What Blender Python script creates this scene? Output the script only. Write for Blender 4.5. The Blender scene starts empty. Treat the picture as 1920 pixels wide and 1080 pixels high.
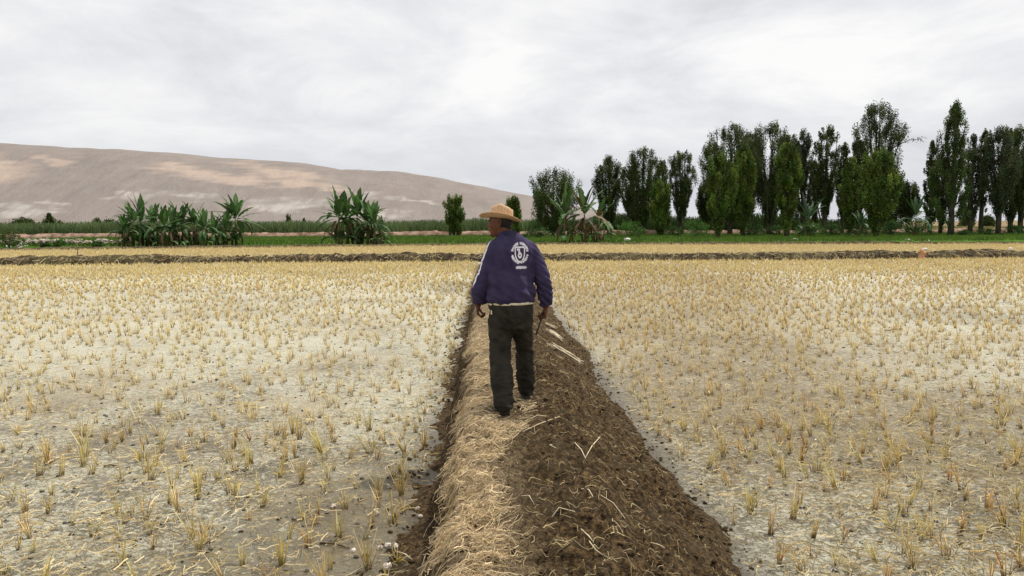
import bpy, bmesh, math, random
import numpy as np
from mathutils import Vector, Matrix, noise as mnoise
from mathutils.bvhtree import BVHTree
R = math.radians
sc = bpy.context.scene
col = sc.collection
rng = np.random.default_rng(7)
random.seed(7)

# ------------------------------------------------------------------ camera
CAM = Vector((0.0, 0.0, 2.0))
FOC = 1500.0                       # focal length in pixels of the 1920 wide photograph
ROT = (Matrix.Rotation(R(-1.64), 3, 'Z') @ Matrix.Rotation(R(90 - 4.65), 3, 'X') @ Matrix.Rotation(R(-0.3), 3, 'Z'))
cd = bpy.data.cameras.new('camera'); cam = bpy.data.objects.new('camera', cd); col.objects.link(cam)
cam.matrix_world = Matrix.Translation(CAM) @ ROT.to_4x4()
cd.sensor_width = 36; cd.lens = 36 * FOC / 1920; cd.clip_start = 0.05; cd.clip_end = 20000
sc.camera = cam

def ray(px, py):
    return ROT @ Vector(((px - 960) / FOC, -(py - 540) / FOC, -1))
def W(px, py, Y):                  # the point seen at a pixel, at world depth Y
    d = ray(px, py); return CAM + d * (Y / d.y)
def G(px, py, z=0.0):              # the point seen at a pixel, at world height z
    d = ray(px, py); return CAM + d * ((z - CAM.z) / d.z)

# ------------------------------------------------------------------ light
SUN_EL, SUN_AZ = 60.0, 52.0        # azimuth: degrees to the right of +Y
sv = Vector((math.cos(R(SUN_EL)) * math.sin(R(SUN_AZ)), math.cos(R(SUN_EL)) * math.cos(R(SUN_AZ)), math.sin(R(SUN_EL))))
sl = bpy.data.lights.new('sun', 'SUN'); sl.energy = 4.2; sl.angle = R(1.5); sl.color = (1.0, 0.945, 0.86)
so = bpy.data.objects.new('sun', sl); col.objects.link(so); so.location = (0, 0, 30)
so.rotation_euler = sv.to_track_quat('Z', 'Y').to_euler()

w = bpy.data.worlds.new("World"); sc.world = w; w.use_nodes = True
nt = w.node_tree; N = nt.nodes; L = nt.links; N.clear()
def nd(t, **k):
    n = N.new(t)
    for a, b in k.items(): setattr(n, a, b)
    return n
out = nd('ShaderNodeOutputWorld'); bg = nd('ShaderNodeBackground')
sky = nd('ShaderNodeTexSky', sky_type='NISHITA'); sky.sun_disc = False
sky.sun_elevation = R(SUN_EL); sky.sun_rotation = R(SUN_AZ)
tc = nd('ShaderNodeTexCoord'); sep = nd('ShaderNodeSeparateXYZ'); L.new(tc.outputs['Generated'], sep.inputs[0])
zc = nd('ShaderNodeMath', operation='MAXIMUM'); L.new(sep.outputs['Z'], zc.inputs[0]); zc.inputs[1].default_value = 0.0
za = nd('ShaderNodeMath', operation='ADD'); L.new(zc.outputs[0], za.inputs[0]); za.inputs[1].default_value = 0.24
cmb = nd('ShaderNodeCombineXYZ')
for i, ax in enumerate('XY'):
    d_ = nd('ShaderNodeMath', operation='DIVIDE'); L.new(sep.outputs[ax], d_.inputs[0]); L.new(za.outputs[0], d_.inputs[1]); L.new(d_.outputs[0], cmb.inputs[i])
n1 = nd('ShaderNodeTexNoise'); n1.inputs['Scale'].default_value = 1.7; n1.inputs['Detail'].default_value = 7; n1.inputs['Roughness'].default_value = 0.6; n1.inputs['Distortion'].default_value = 0.35
mp = nd('ShaderNodeMapping'); mp.inputs['Location'].default_value = (3.3, 1.7, 0); L.new(cmb.outputs[0], mp.inputs[0]); L.new(mp.outputs[0], n1.inputs['Vector'])
cr = nd('ShaderNodeValToRGB'); e = cr.color_ramp.elements
e[0].position = 0.32; e[0].color = (0.73, 0.735, 0.76, 1); e[1].position = 0.62; e[1].color = (1.0, 0.99, 0.98, 1)
m_ = e.new(0.46); m_.color = (0.85, 0.852, 0.868, 1)
L.new(n1.outputs['Fac'], cr.inputs[0])
# greyer, bluer cloud base low over the horizon
hr = nd('ShaderNodeMapRange'); hr.interpolation_type = 'SMOOTHSTEP'; L.new(sep.outputs['Z'], hr.inputs['Value'])
hr.inputs['From Min'].default_value = 0.015; hr.inputs['From Max'].default_value = 0.16; hr.inputs['To Min'].default_value = 0.62; hr.inputs['To Max'].default_value = 0.0
mx = nd('ShaderNodeMix', data_type='RGBA'); L.new(hr.outputs[0], mx.inputs['Factor']); L.new(cr.outputs[0], mx.inputs['A']); mx.inputs['B'].default_value = (0.56, 0.59, 0.655, 1)
skm = nd('ShaderNodeMix', data_type='RGBA', blend_type='MULTIPLY'); skm.inputs['Factor'].default_value = 1; L.new(sky.outputs[0], skm.inputs['A']); skm.inputs['B'].default_value = (0.1, 0.1, 0.1, 1)
mx2 = nd('ShaderNodeMix', data_type='RGBA'); mx2.inputs['Factor'].default_value = 0.96
L.new(skm.outputs['Result'], mx2.inputs['A']); L.new(mx.outputs['Result'], mx2.inputs['B'])
L.new(mx2.outputs['Result'], bg.inputs[0]); bg.inputs[1].default_value = 1.0; L.new(bg.outputs[0], out.inputs[0])
vs = sc.view_settings; vs.view_transform = 'Standard'; vs.look = 'None'; vs.exposure = 0.0; vs.gamma = 1.0

# ------------------------------------------------------------------ numpy noise
def _h(ix, iy, s):
    n = (ix.astype(np.int64) * 374761393 + iy.astype(np.int64) * 668265263 + s * 1442695041) & 0xffffffff
    n = ((n ^ (n >> 13)) * 1274126177) & 0xffffffff
    return ((n ^ (n >> 16)) & 0xffff) / 65535.0
def vn(x, y, s=0):
    x = np.asarray(x, float); y = np.asarray(y, float)
    ix = np.floor(x); iy = np.floor(y); fx = x - ix; fy = y - iy
    fx = fx * fx * (3 - 2 * fx); fy = fy * fy * (3 - 2 * fy)
    a = _h(ix, iy, s); b = _h(ix + 1, iy, s); c = _h(ix, iy + 1, s); d = _h(ix + 1, iy + 1, s)
    return (a * (1 - fx) + b * fx) * (1 - fy) + (c * (1 - fx) + d * fx) * fy
def fbm(x, y, s=0, o=4):
    t = 0; a = 0.5; n = 0
    for i in range(o):
        t = t + a * vn(x, y, s + i * 17); n += a; x = x * 2.03 + 5.1; y = y * 2.03 + 9.7; a *= 0.5
    return t / n

# ------------------------------------------------------------------ mesh helpers
def tag(o, label=None, cat=None, group=None, kind=None):
    if label: o['label'] = label
    if cat: o['category'] = cat
    if group: o['group'] = group
    if kind: o['kind'] = kind
    return o
def empty(name, loc):
    o = bpy.data.objects.new(name, None); col.objects.link(o); o.location = loc; o.empty_display_size = 0.3; return o
def arr_mesh(name, V, F, colr=None, smooth=False):
    """V (n,3); F list of int arrays (m,3) or (m,4)"""
    me = bpy.data.meshes.new(name)
    V = np.asarray(V, np.float32).reshape(-1, 3)
    if not isinstance(F, (list, tuple)): F = [F]
    F = [np.asarray(f, np.int32) for f in F if len(f)]
    loops = np.concatenate([f.ravel() for f in F]); tot = np.concatenate([np.full(len(f), f.shape[1], np.int32) for f in F])
    start = np.concatenate([[0], np.cumsum(tot)[:-1]]).astype(np.int32)
    me.vertices.add(len(V)); me.vertices.foreach_set('co', V.ravel())
    me.loops.add(len(loops)); me.loops.foreach_set('vertex_index', loops)
    me.polygons.add(len(tot)); me.polygons.foreach_set('loop_start', start); me.polygons.foreach_set('loop_total', tot)
    if colr is not None:
        a = me.color_attributes.new('tint', 'FLOAT_COLOR', 'POINT')
        c = np.ones((len(V), 4), np.float32); c[:, :3] = colr; a.data.foreach_set('color', c.ravel())
    me.update(calc_edges=True)
    me.polygons.foreach_set('use_smooth', [smooth] * len(tot))
    return me
def link(name, me, mat, parent=None, loc=None):
    o = bpy.data.objects.new(name, me); col.objects.link(o)
    if mat is not None and not me.materials: me.materials.append(mat)
    if parent: o.parent = parent
    if loc is not None: o.location = loc
    return o
def grid_mesh(name, X, Y, Z, mat, smooth=True, colr=None, parent=None):
    h, w_ = X.shape
    V = np.stack([X, Y, Z], -1).reshape(-1, 3)
    i = np.arange(h * w_).reshape(h, w_)
    F = np.stack([i[:-1, :-1], i[:-1, 1:], i[1:, 1:], i[1:, :-1]], -1).reshape(-1, 4)
    return link(name, arr_mesh(name, V, F, colr, smooth), mat, parent)
def ribbons(C, Wd, side):
    """C (n,k,3) centres, Wd (n,k) widths, side (n,3)"""
    n, k, _ = C.shape
    s = side[:, None, :] * Wd[..., None] * 0.5
    V = np.stack([C - s, C + s], 2).reshape(-1, 3)
    b = (np.arange(n) * 2 * k)[:, None] + (np.arange(k - 1) * 2)[None, :]
    F = np.stack([b, b + 1, b + 3, b + 2], -1).reshape(-1, 4)
    return V, F
def strands(C, Wd):
    """three sided tapering tubes along C (n,k,3)"""
    n, k, _ = C.shape
    T = np.gradient(C, axis=1); T /= np.linalg.norm(T, axis=2, keepdims=True) + 1e-9
    ref = np.where(np.abs(T[..., 2:3]) > 0.8, np.array([1.0, 0, 0]), np.array([0, 0, 1.0]))
    A = np.cross(T, ref); A /= np.linalg.norm(A, axis=2, keepdims=True) + 1e-9
    B = np.cross(T, A)
    P = [C + (A * math.cos(a) + B * math.sin(a)) * Wd[..., None] * 0.5 for a in (0.5, 2.594, 4.69)]
    V = np.stack(P, 2).reshape(-1, 3)
    b = (np.arange(n) * 3 * k)[:, None] + (np.arange(k - 1) * 3)[None, :]
    F = np.concatenate([np.stack([b + i, b + (i + 1) % 3, b + 3 + (i + 1) % 3, b + 3 + i], -1).reshape(-1, 4) for i in range(3)])
    return V, F
def tube(bm, pts, rad, seg=14, ell=None, up=None, cap=True):
    """closed tube; rad: radii; ell: (rx, ry) multipliers per point or None"""
    pts = [Vector(p) for p in pts]; rings = []
    for i, p in enumerate(pts):
        a = pts[max(i - 1, 0)]; b = pts[min(i + 1, len(pts) - 1)]; t = (b - a).normalized()
        ref = Vector(up) if up else (Vector((0, 1, 0)) if abs(t.y) < 0.9 else Vector((1, 0, 0)))
        x = t.cross(ref).normalized(); y = t.cross(x).normalized()
        ex, ey = (ell[i] if ell else (1, 1))
        rings.append([bm.verts.new(p + x * math.cos(q) * rad[i] * ex + y * math.sin(q) * rad[i] * ey) for q in [2 * math.pi * j / seg for j in range(seg)]])
    for r0, r1 in zip(rings, rings[1:]):
        for j in range(seg): bm.faces.new((r0[j], r0[(j + 1) % seg], r1[(j + 1) % seg], r1[j]))
    if cap:
        bm.faces.new(rings[0][::-1]); bm.faces.new(rings[-1])
def ball(bm, c, r, mat3=None, seg=16):
    if not hasattr(r, '__len__'): r = (r, r, r)
    M = Matrix.Translation(Vector(c)) @ (mat3.to_4x4() if mat3 else Matrix.Identity(4)) @ Matrix.Diagonal((*r, 1))
    bmesh.ops.create_uvsphere(bm, u_segments=seg, v_segments=seg // 2 + 2, radius=1, matrix=M)
def bm_obj(name, bm, mat, parent=None, smooth=True, origin=None):
    bmesh.ops.recalc_face_normals(bm, faces=bm.faces)
    me = bpy.data.meshes.new(name); bm.to_mesh(me); bm.free()
    if origin is not None: me.transform(Matrix.Translation(-Vector(origin)))
    me.polygons.foreach_set('use_smooth', [smooth] * len(me.polygons))
    return link(name, me, mat, parent)
def remeshed(bm, voxel, smooth_it=4):
    """fuse overlapping closed pieces into one skin"""
    bmesh.ops.recalc_face_normals(bm, faces=bm.faces)
    me = bpy.data.meshes.new('t'); bm.to_mesh(me); bm.free()
    o = bpy.data.objects.new('t', me); col.objects.link(o)
    m = o.modifiers.new('r', 'REMESH'); m.mode = 'VOXEL'; m.voxel_size = voxel; m.use_smooth_shade = True
    if smooth_it:
        s = o.modifiers.new('s', 'SMOOTH'); s.factor = 0.5; s.iterations = smooth_it
    dg = bpy.context.evaluated_depsgraph_get(); dg.update()
    r = bpy.data.meshes.new_from_object(o.evaluated_get(dg))
    bpy.data.objects.remove(o); bpy.data.meshes.remove(me)
    return r
def displace(me, fn):
    n = len(me.vertices); co = np.empty(n * 3, np.float32); no = np.empty(n * 3, np.float32)
    me.vertices.foreach_get('co', co); me.vertices.foreach_get('normal', no)
    co = co.reshape(-1, 3); no = no.reshape(-1, 3)
    d = np.array([fn(Vector(p)) for p in co], np.float32)
    me.vertices.foreach_set('co', (co + no * d[:, None]).ravel()); me.update()

# ------------------------------------------------------------------ materials
def mat(name, base=(0.5, 0.5, 0.5), rough=0.9, spec=0.3):
    m = bpy.data.materials.new(name); m.use_nodes = True
    b = m.node_tree.nodes['Principled BSDF']; b.inputs['Base Color'].default_value = (*base, 1)
    b.inputs['Roughness'].default_value = rough; b.inputs['Specular IOR Level'].default_value = spec
    return m
class NT:
    def __init__(s, m): s.m = m; s.t = m.node_tree; s.n = s.t.nodes; s.b = s.n['Principled BSDF']; s.out = s.n['Material Output']
    def new(s, t, **k):
        n = s.n.new(t)
        for a, b in k.items(): setattr(n, a, b)
        return n
    def link(s, a, b): s.t.links.new(a, b)
    def noise(s, vec, scale, detail=4, rough=0.55, dist=0.0):
        n = s.new('ShaderNodeTexNoise'); n.inputs['Scale'].default_value = scale; n.inputs['Detail'].default_value = detail
        n.inputs['Roughness'].default_value = rough; n.inputs['Distortion'].default_value = dist; s.link(vec, n.inputs['Vector']); return n.outputs['Fac']
    def ramp(s, fac, stops):
        r = s.new('ShaderNodeValToRGB'); e = r.color_ramp.elements
        while len(e) < len(stops): e.new(0.5)
        for q, (p, c) in zip(e, stops):
            q.position = p; q.color = (*c, 1) if hasattr(c, '__len__') else (c, c, c, 1)
        s.link(fac, r.inputs[0]); return r.outputs[0]
    def mix(s, f, a, b, mode='MIX'):
        m = s.new('ShaderNodeMix', data_type='RGBA', blend_type=mode)
        for i, v in (('Factor', f), ('A', a), ('B', b)):
            if hasattr(v, 'links'): s.link(v, m.inputs[i])
            elif i == 'Factor': m.inputs[i].default_value = v
            else: m.inputs[i].default_value = (*v, 1)
        return m.outputs['Result']
    def math(s, op, a, b=None):
        m = s.new('ShaderNodeMath', operation=op)
        for i, v in enumerate((a, b)):
            if v is None: continue
            if hasattr(v, 'links'): s.link(v, m.inputs[i])
            else: m.inputs[i].default_value = v
        return m.outputs[0]
    def rng(s, v, a, b, c=0.0, d=1.0):
        m = s.new('ShaderNodeMapRange'); s.link(v, m.inputs[0])
        for i, q in zip((1, 2, 3, 4), (a, b, c, d)): m.inputs[i].default_value = q
        return m.outputs[0]
    def pos(s, scale=(1, 1, 1)):
        g = s.new('ShaderNodeNewGeometry'); m = s.new('ShaderNodeMapping'); m.inputs['Scale'].default_value = scale
        s.link(g.outputs['Position'], m.inputs[0]); return m.outputs[0]
    def objc(s, scale=(1, 1, 1)):
        g = s.new('ShaderNodeTexCoord'); m = s.new('ShaderNodeMapping'); m.inputs['Scale'].default_value = scale
        s.link(g.outputs['Object'], m.inputs[0]); return m.outputs[0]
    def color(s, c): s.link(c, s.b.inputs['Base Color'])
    def bump(s, h, st, dist=0.01):
        b = s.new('ShaderNodeBump'); b.inputs['Strength'].default_value = st; b.inputs['Distance'].default_value = dist
        s.link(h, b.inputs['Height']); s.link(b.outputs[0], s.b.inputs['Normal'])
def tint_mat(name, base, rough=0.85, spec=0.2, trans=0.0, var=0.25, scale=3.0):
    """base colour times the per-vertex tint"""
    m = mat(name, base, rough, spec); q = NT(m)
    a = q.new('ShaderNodeAttribute'); a.attribute_name = 'tint'
    c = q.mix(1.0, base, a.outputs['Color'], 'MULTIPLY')
    c = q.mix(1.0, c, q.ramp(q.noise(q.pos(), scale), [(0.3, 1 - var), (0.7, 1 + var)]), 'MULTIPLY')
    q.color(c)
    if trans:
        t = q.new('ShaderNodeBsdfTranslucent'); q.link(c, t.inputs[0]); mx_ = q.new('ShaderNodeMixShader'); mx_.inputs[0].default_value = trans
        q.link(q.b.outputs[0], mx_.inputs[1]); q.link(t.outputs[0], mx_.inputs[2]); q.link(mx_.outputs[0], q.out.inputs[0])
    return m

def mud_material():
    m = mat('field_mud', rough=0.5); q = NT(m); p = q.pos()
    big = q.noise(p, 0.22, 3, 0.5, 0.4); mid = q.noise(p, 1.3, 4, 0.6, 0.3)
    fl = q.noise(q.pos((0.8, 0.9, 1)), 26, 6, 0.75, 0.9); fine = q.noise(p, 85, 3, 0.7)
    sx = q.new('ShaderNodeSeparateXYZ'); q.link(q.pos(), sx.inputs[0]); X, Y = sx.outputs[0], sx.outputs[1]
    # pale dry salt crust against wet grey mud
    mask = q.math('ADD', q.math('MULTIPLY', big, 0.9), q.math('MULTIPLY', mid, 0.45))
    far = q.rng(Y, 4.0, 14.0, -0.06, 0.10)
    mask = q.math('ADD', mask, far)
    brn = q.math('MULTIPLY', q.math('MULTIPLY', q.rng(X, 1.3, 2.0, 0, 1), q.rng(q.math('SUBTRACT', X, q.math('MULTIPLY', Y, 0.25)), 1.5, 5.0, 1, 0)), q.math('MULTIPLY', q.rng(Y, 5, 8.5, 0, 1), q.rng(Y, 26, 38, 1, 0)))
    mask = q.math('SUBTRACT', mask, q.math('MULTIPLY', brn, 0.13))
    # smooth wet mud close to the bank on its left side, front
    near = q.math('MULTIPLY', q.rng(X, -2.2, -0.9, 0, 1), q.rng(X, -0.3, 0.0, 1, 0)); near = q.math('MULTIPLY', near, q.rng(Y, 8.5, 5.5, 0, 1))
    mask = q.math('SUBTRACT', mask, q.math('MULTIPLY', near, 0.16))
    crust = q.rng(mask, 0.53, 0.86)
    thr = q.math('ADD', q.math('SUBTRACT', 0.525, q.math('MULTIPLY', crust, 0.17)), q.math('MULTIPLY', near, 0.07))
    fleck = q.math('MULTIPLY', q.math('SUBTRACT', fl, thr), 14.0); fleck = q.math('MINIMUM', q.math('MAXIMUM', fleck, 0.0), 1.0)
    wet = q.ramp(mid, [(0.30, (0.105, 0.087, 0.050)), (0.5, (0.18, 0.155, 0.098)), (0.72, (0.27, 0.24, 0.16))])
    pale = q.ramp(fine, [(0.3, (0.35, 0.33, 0.235)), (0.7, (0.60, 0.58, 0.46))])
    c = q.mix(fleck, wet, pale)
    # dark mud slumped along the bank foot, with painted-in wall shadow on the left
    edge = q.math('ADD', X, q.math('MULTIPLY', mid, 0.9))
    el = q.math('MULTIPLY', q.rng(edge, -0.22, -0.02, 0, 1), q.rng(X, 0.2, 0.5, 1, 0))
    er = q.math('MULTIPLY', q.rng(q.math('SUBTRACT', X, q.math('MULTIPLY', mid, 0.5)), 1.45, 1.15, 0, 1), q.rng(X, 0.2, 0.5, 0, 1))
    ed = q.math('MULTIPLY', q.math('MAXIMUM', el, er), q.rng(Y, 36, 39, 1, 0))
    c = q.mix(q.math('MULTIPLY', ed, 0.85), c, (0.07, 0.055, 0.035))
    # brownish rotten litter in wide patches
    lit = q.math('MAXIMUM', q.rng(q.noise(q.pos(), 0.35, 4, 0.6, 0.6), 0.5, 0.66), brn); c = q.mix(q.math('MULTIPLY', lit, 0.5), c, (0.25, 0.185, 0.095))
    dk = q.noise(q.pos((0.6, 1, 1)), 9, 5, 0.75, 0.6); c = q.mix(q.math('MULTIPLY', q.rng(dk, 0.58, 0.66), 0.75), c, (0.07, 0.055, 0.03))
    q.color(c)
    q.link(q.rng(fleck, 0, 1, 0.32, 0.75), q.b.inputs['Roughness']); q.b.inputs['Specular IOR Level'].default_value = 0.5
    h = q.math('ADD', q.math('MULTIPLY', fl, 1.0), q.math('MULTIPLY', fine, 0.35)); q.bump(h, 1.0, 0.028)
    return m
def soil_material():
    m = mat('bank_soil', rough=0.95, spec=0.15); q = NT(m); p = q.pos()
    a = q.noise(p, 3.0, 5, 0.6); b = q.noise(p, 30, 5, 0.7, 0.5); f = q.noise(p, 110, 3, 0.7)
    dark = q.ramp(b, [(0.37, (0.011, 0.006, 0.003)), (0.5, (0.066, 0.040, 0.016)), (0.66, (0.23, 0.145, 0.066))])
    dark = q.mix(q.math('MULTIPLY', q.rng(a, 0.4, 0.65), 0.5), dark, (0.105, 0.078, 0.044))
    dry = q.ramp(b, [(0.36, (0.08, 0.055, 0.03)), (0.48, (0.25, 0.185, 0.105)), (0.7, (0.42, 0.33, 0.21))])
    sx = q.new('ShaderNodeSeparateXYZ'); q.link(q.pos(), sx.inputs[0]); X, Y, Z = sx.outputs
    e = q.math('ADD', X, q.math('MULTIPLY', q.math('SUBTRACT', a, 0.5), 0.5))
    wide = q.math('ADD', e, q.rng(Y, 6.0, 12.0, 0.0, -0.15))
    path = q.math('MULTIPLY', q.rng(wide, 0.02, 0.28, 1, 0), q.rng(Z, 0.30, 0.42, 0, 1))
    c = q.mix(q.math('MULTIPLY', path, 0.85), dark, dry)
    fleck = q.rng(f, 0.66, 0.74); c = q.mix(q.math('MULTIPLY', fleck, 0.6), c, (0.36, 0.25, 0.13))
    q.color(c); q.bump(q.math('ADD', b, q.math('MULTIPLY', f, 0.35)), 1.0, 0.05); return m
def bund_material():
    m = mat('bund_soil', rough=0.95, spec=0.1); q = NT(m); p = q.pos()
    b = q.noise(p, 2.2, 6, 0.7, 0.4); a = q.noise(p, 0.35, 3, 0.6)
    c = q.ramp(b, [(0.34, (0.012, 0.008, 0.005)), (0.50, (0.065, 0.048, 0.028)), (0.70, (0.20, 0.155, 0.09))])
    sx = q.new('ShaderNodeSeparateXYZ'); q.link(q.pos(), sx.inputs[0])
    c = q.mix(q.math('MULTIPLY', q.rng(a, 0.45, 0.6), 0.35), c, (0.15, 0.135, 0.065))
    q.color(c); q.bump(b, 1.0, 0.3); return m
def simple_noise_mat(name, c0, c1, scale, rough=0.9, spec=0.2, bump=0.3, dist=0.01, coords='pos', lo=0.35, hi=0.65, st=(1, 1, 1)):
    if scale < 1: spec = 0.0
    m = mat(name, c0, rough, spec); q = NT(m); p = q.pos(st) if coords == 'pos' else q.objc(st)
    n = q.noise(p, scale, 5, 0.6); q.color(q.ramp(n, [(lo, c0), (hi, c1)])); q.bump(n, bump, dist); return m

M = {}
M['mud'] = mud_material(); M['soil'] = soil_material(); M['bund'] = bund_material()
M['earth'] = simple_noise_mat('dry_earth', (0.17, 0.13, 0.08), (0.30, 0.24, 0.15), 0.3)
M['gold'] = simple_noise_mat('straw_ground', (0.34, 0.26, 0.13), (0.45, 0.37, 0.2), 0.6)
M['green_field'] = simple_noise_mat('rice_green', (0.045, 0.10, 0.016), (0.08, 0.16, 0.025), 0.25)
M['blade'] = tint_mat('stubble', (1, 1, 1), 0.7, 0.25, 0.2, 0.15, 8)
M['straw'] = tint_mat('dry_straw', (1, 1, 1), 0.6, 0.3, 0.05, 0.12, 20)
M['leaf'] = tint_mat('poplar_leaves', (1, 1, 1), 0.75, 0.15, 0.25, 0.3, 0.5)
M['banana'] = tint_mat('banana_leaf', (1, 1, 1), 0.6, 0.2, 0.2, 0.25, 1.5)
M['bark'] = simple_noise_mat('bark', (0.045, 0.035, 0.026), (0.11, 0.09, 0.07), 3, st=(1, 1, 0.3))
M['pseudostem'] = simple_noise_mat('pseudostem', (0.07, 0.05, 0.025), (0.20, 0.16, 0.07), 4, st=(1, 1, 0.3))

# ------------------------------------------------------------------ ground
def place_bank_x(y): return 0.04 * (vn(np.asarray(y) * 0.5, 0 * np.asarray(y), 5) - 0.5)
PX = np.array([-0.86, -0.47, -0.40, -0.345, -0.29, -0.235, -0.15, -0.05, 0.12, 0.30, 0.48, 0.66, 0.90, 1.15, 1.36, 1.48, 1.75])
PZ = np.array([-0.07, 0.012, 0.03, 0.17, 0.33, 0.41, 0.445, 0.45, 0.455, 0.485, 0.49, 0.455, 0.33, 0.165, 0.045, -0.01, -0.06])
FOOT_L = W(945, 778, 6.5).z; FOOT_R = W(985, 749, 7.05).z
def bank_z(x, y, fine=True):
    x = np.asarray(x, float); y = np.asarray(y, float)
    wob = (0.12 * (fbm(y * 0.9, y * 0, 31, 3) - 0.5) + 0.14 * (fbm(y * 3.2, x * 1.5, 35, 3) - 0.5)) * np.clip((0.3 - x) / 0.5, 0, 1) + (0.34 * (fbm(y * 0.7, y * 0 + 3, 32, 4) - 0.5) + 0.16 * (fbm(y * 3.0, x * 2, 37, 3) - 0.5)) * np.clip((x - 0.4) / 0.8, 0, 1)
    z = np.interp(x + wob, PX, PZ)
    up = np.clip(z / 0.12, 0, 1)
    z = z + up * (0.07 * (fbm(x * 2.2, y * 1.6, 3, 3) - 0.5))
    z = z + 0.09 * (fbm(x * 5, y * 5, 36, 3) - 0.5) * np.clip((-0.30 - x) / 0.15, 0, 1) * np.clip((x + 0.86) / 0.3, 0, 1)
    wf = np.exp(-((x - 0.13) / 0.22) ** 2 - ((y - 6.45) / 0.38) ** 2); wg = np.exp(-((x - 0.33) / 0.2) ** 2 - ((y - 7.05) / 0.3) ** 2)
    if fine: z = z + (1 - np.clip(wf + wg, 0, 1)) * up * (0.09 * (fbm(x * 5.5, y * 5.5, 12, 3) - 0.5) * np.clip((x - 0.05) / 0.2, 0, 1) + 0.11 * (fbm(x * 13, y * 13, 8, 4) - 0.5) + 0.026 * (vn(x * 42, y * 42, 9) - 0.5))
    z = np.where(x > -0.2, z * (1 - wf) + wf * (FOOT_L - 0.004), z); z = z * (1 - wg) + wg * (FOOT_R - 0.004)
    return z
def field_z(x, y):
    n_ = fbm(x * 12, y * 12, 41, 4)
    return 0.03 * (fbm(x * 0.8, y * 0.8, 40, 3) - 0.5) + 0.016 * (n_ - 0.5) + 0.014 * np.clip(fbm(x * 7 + 3, y * 9, 43, 4) - 0.52, 0, 1) * 4 * np.clip(fbm(x * 0.9, y * 0.9, 45, 2) * 2 - .4, 0.2, 1)
BUND = [(-60, 0), (-22.0, 0)]
def bund_line(pts, z=0):            # pixel points on the foot of a bund -> polyline of ground points, extended outward
    P = [G(x, y, z) for x, y in pts]
    a, b = P[0], P[1]; P.insert(0, a + (a - b).normalized() * 60); a, b = P[-1], P[-2]; P.append(a + (a - b).normalized() * 60)
    return np.array([p.x for p in P]), np.array([p.y for p in P])
B1 = bund_line([(0, 500), (480, 494), (960, 491), (1440, 489.5), (1920, 485)])
B2 = bund_line([(0, 470.5), (480, 465), (960, 460), (1440, 459), (1920, 458)])
b1y = lambda x: np.interp(x, *B1)
b2y = lambda x: np.interp(x, *B2)

far = grid_mesh('ground', *np.meshgrid([-9000, -200, 0, 200, 9000], [-300, 0, 60, 400, 1000, 9000]), np.full((6, 5), -0.12), M['earth'])
tag(far, kind='structure')
xs = np.concatenate([np.linspace(-75, -14, 60)[:-1], np.linspace(-14, -6, 160)[:-1], np.linspace(-6, 6, 500), np.linspace(6, 14, 160)[1:], np.linspace(14, 75, 60)[1:]])
ys = np.concatenate([np.linspace(-8, 2, 12)[:-1], 2 * (48 / 2) ** np.linspace(0, 1, 640)])
X, Y = np.meshgrid(xs, ys)
f1 = grid_mesh('field', X, Y, field_z(X, Y), M['mud']); tag(f1, 'pale muddy harvested paddy on both sides of the bank', kind='structure')

xs = np.linspace(-0.86, 1.75, 190); ys = np.concatenate([np.linspace(-6, 2.4, 40)[:-1], np.linspace(2.4, 9, 420)[:-1], 9 * (39 / 9) ** np.linspace(0, 1, 240)])
X, Y = np.meshgrid(xs, ys)
bk = grid_mesh('earth_bank', X, Y, bank_z(X, Y), M['soil']); tag(bk, 'raised earth bank running away between the two muddy fields', 'bank', kind='structure')

def bund(name, line, height, width, seed, label, m, x0=-48, x1=48, n=1900, rough=0.3):
    xs = np.linspace(x0, x1, n); v = np.linspace(0, 1, 15)
    Xg, Vg = np.meshgrid(xs, v)
    base = np.interp(Xg, *line)
    hh = height * (0.72 + 0.5 * fbm(xs * 0.35, xs * 0, seed, 4)) * (0.93 + 0.22 * (vn(xs * 3.0, xs * 0, seed + 4) - 0.3))
    prof = np.clip(np.sin(np.pi * np.clip(Vg * 1.02 - 0.01, 0, 1)), 0, 1) ** 0.5
    Z = -0.08 + (hh[None, :] + 0.08) * prof + prof * rough * height * (fbm(Xg * 2.5, Vg * 5, seed + 7, 3) - 0.5)
    Yg = base + Vg * width + 0.3 * (fbm(Xg * 0.8, Vg * 0, seed + 9, 3) - 0.5)
    Z = Z + prof * height * 0.28 * (fbm(Xg * 5.5, Vg * 9, seed + 11, 3) - 0.5); Yg = Yg + 0.25 * (fbm(Xg * 3, Vg * 6, seed + 13, 3) - 0.5)
    o = grid_mesh(name, Xg, Yg, Z, m); tag(o, label, 'bank', kind='structure'); return o
bund('field_bund', B1, 0.43, 1.6, 50, 'rough dark earth bund closing off the muddy fields', M['bund'])
bund('far_bund', B2, 0.24, 1.5, 60, 'low thin earth bund behind the golden stubble field', M['bund'], -110, 110, 900)

xs = np.linspace(-120, 120, 80); v = np.linspace(0, 1, 12); Xg, Vg = np.meshgrid(xs, v)
a = np.interp(Xg, *B1) + 1.2; b = np.interp(Xg, *B2) + 0.6
o = grid_mesh('golden_field', Xg, a + (b - a) * Vg, 0 * Xg, M['gold']); tag(o, 'golden stubble field beyond the dark bund', kind='structure')
# green paddy behind the second bund, with its own dirt edge
a = np.interp(Xg, *B2) + 1.0; b = a * 0 + 128
o = grid_mesh('green_paddy', Xg, a + (b - a) * Vg, 0 * Xg - 0.004 + 0 * Vg, M['green_field']); tag(o, kind='structure')

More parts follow.
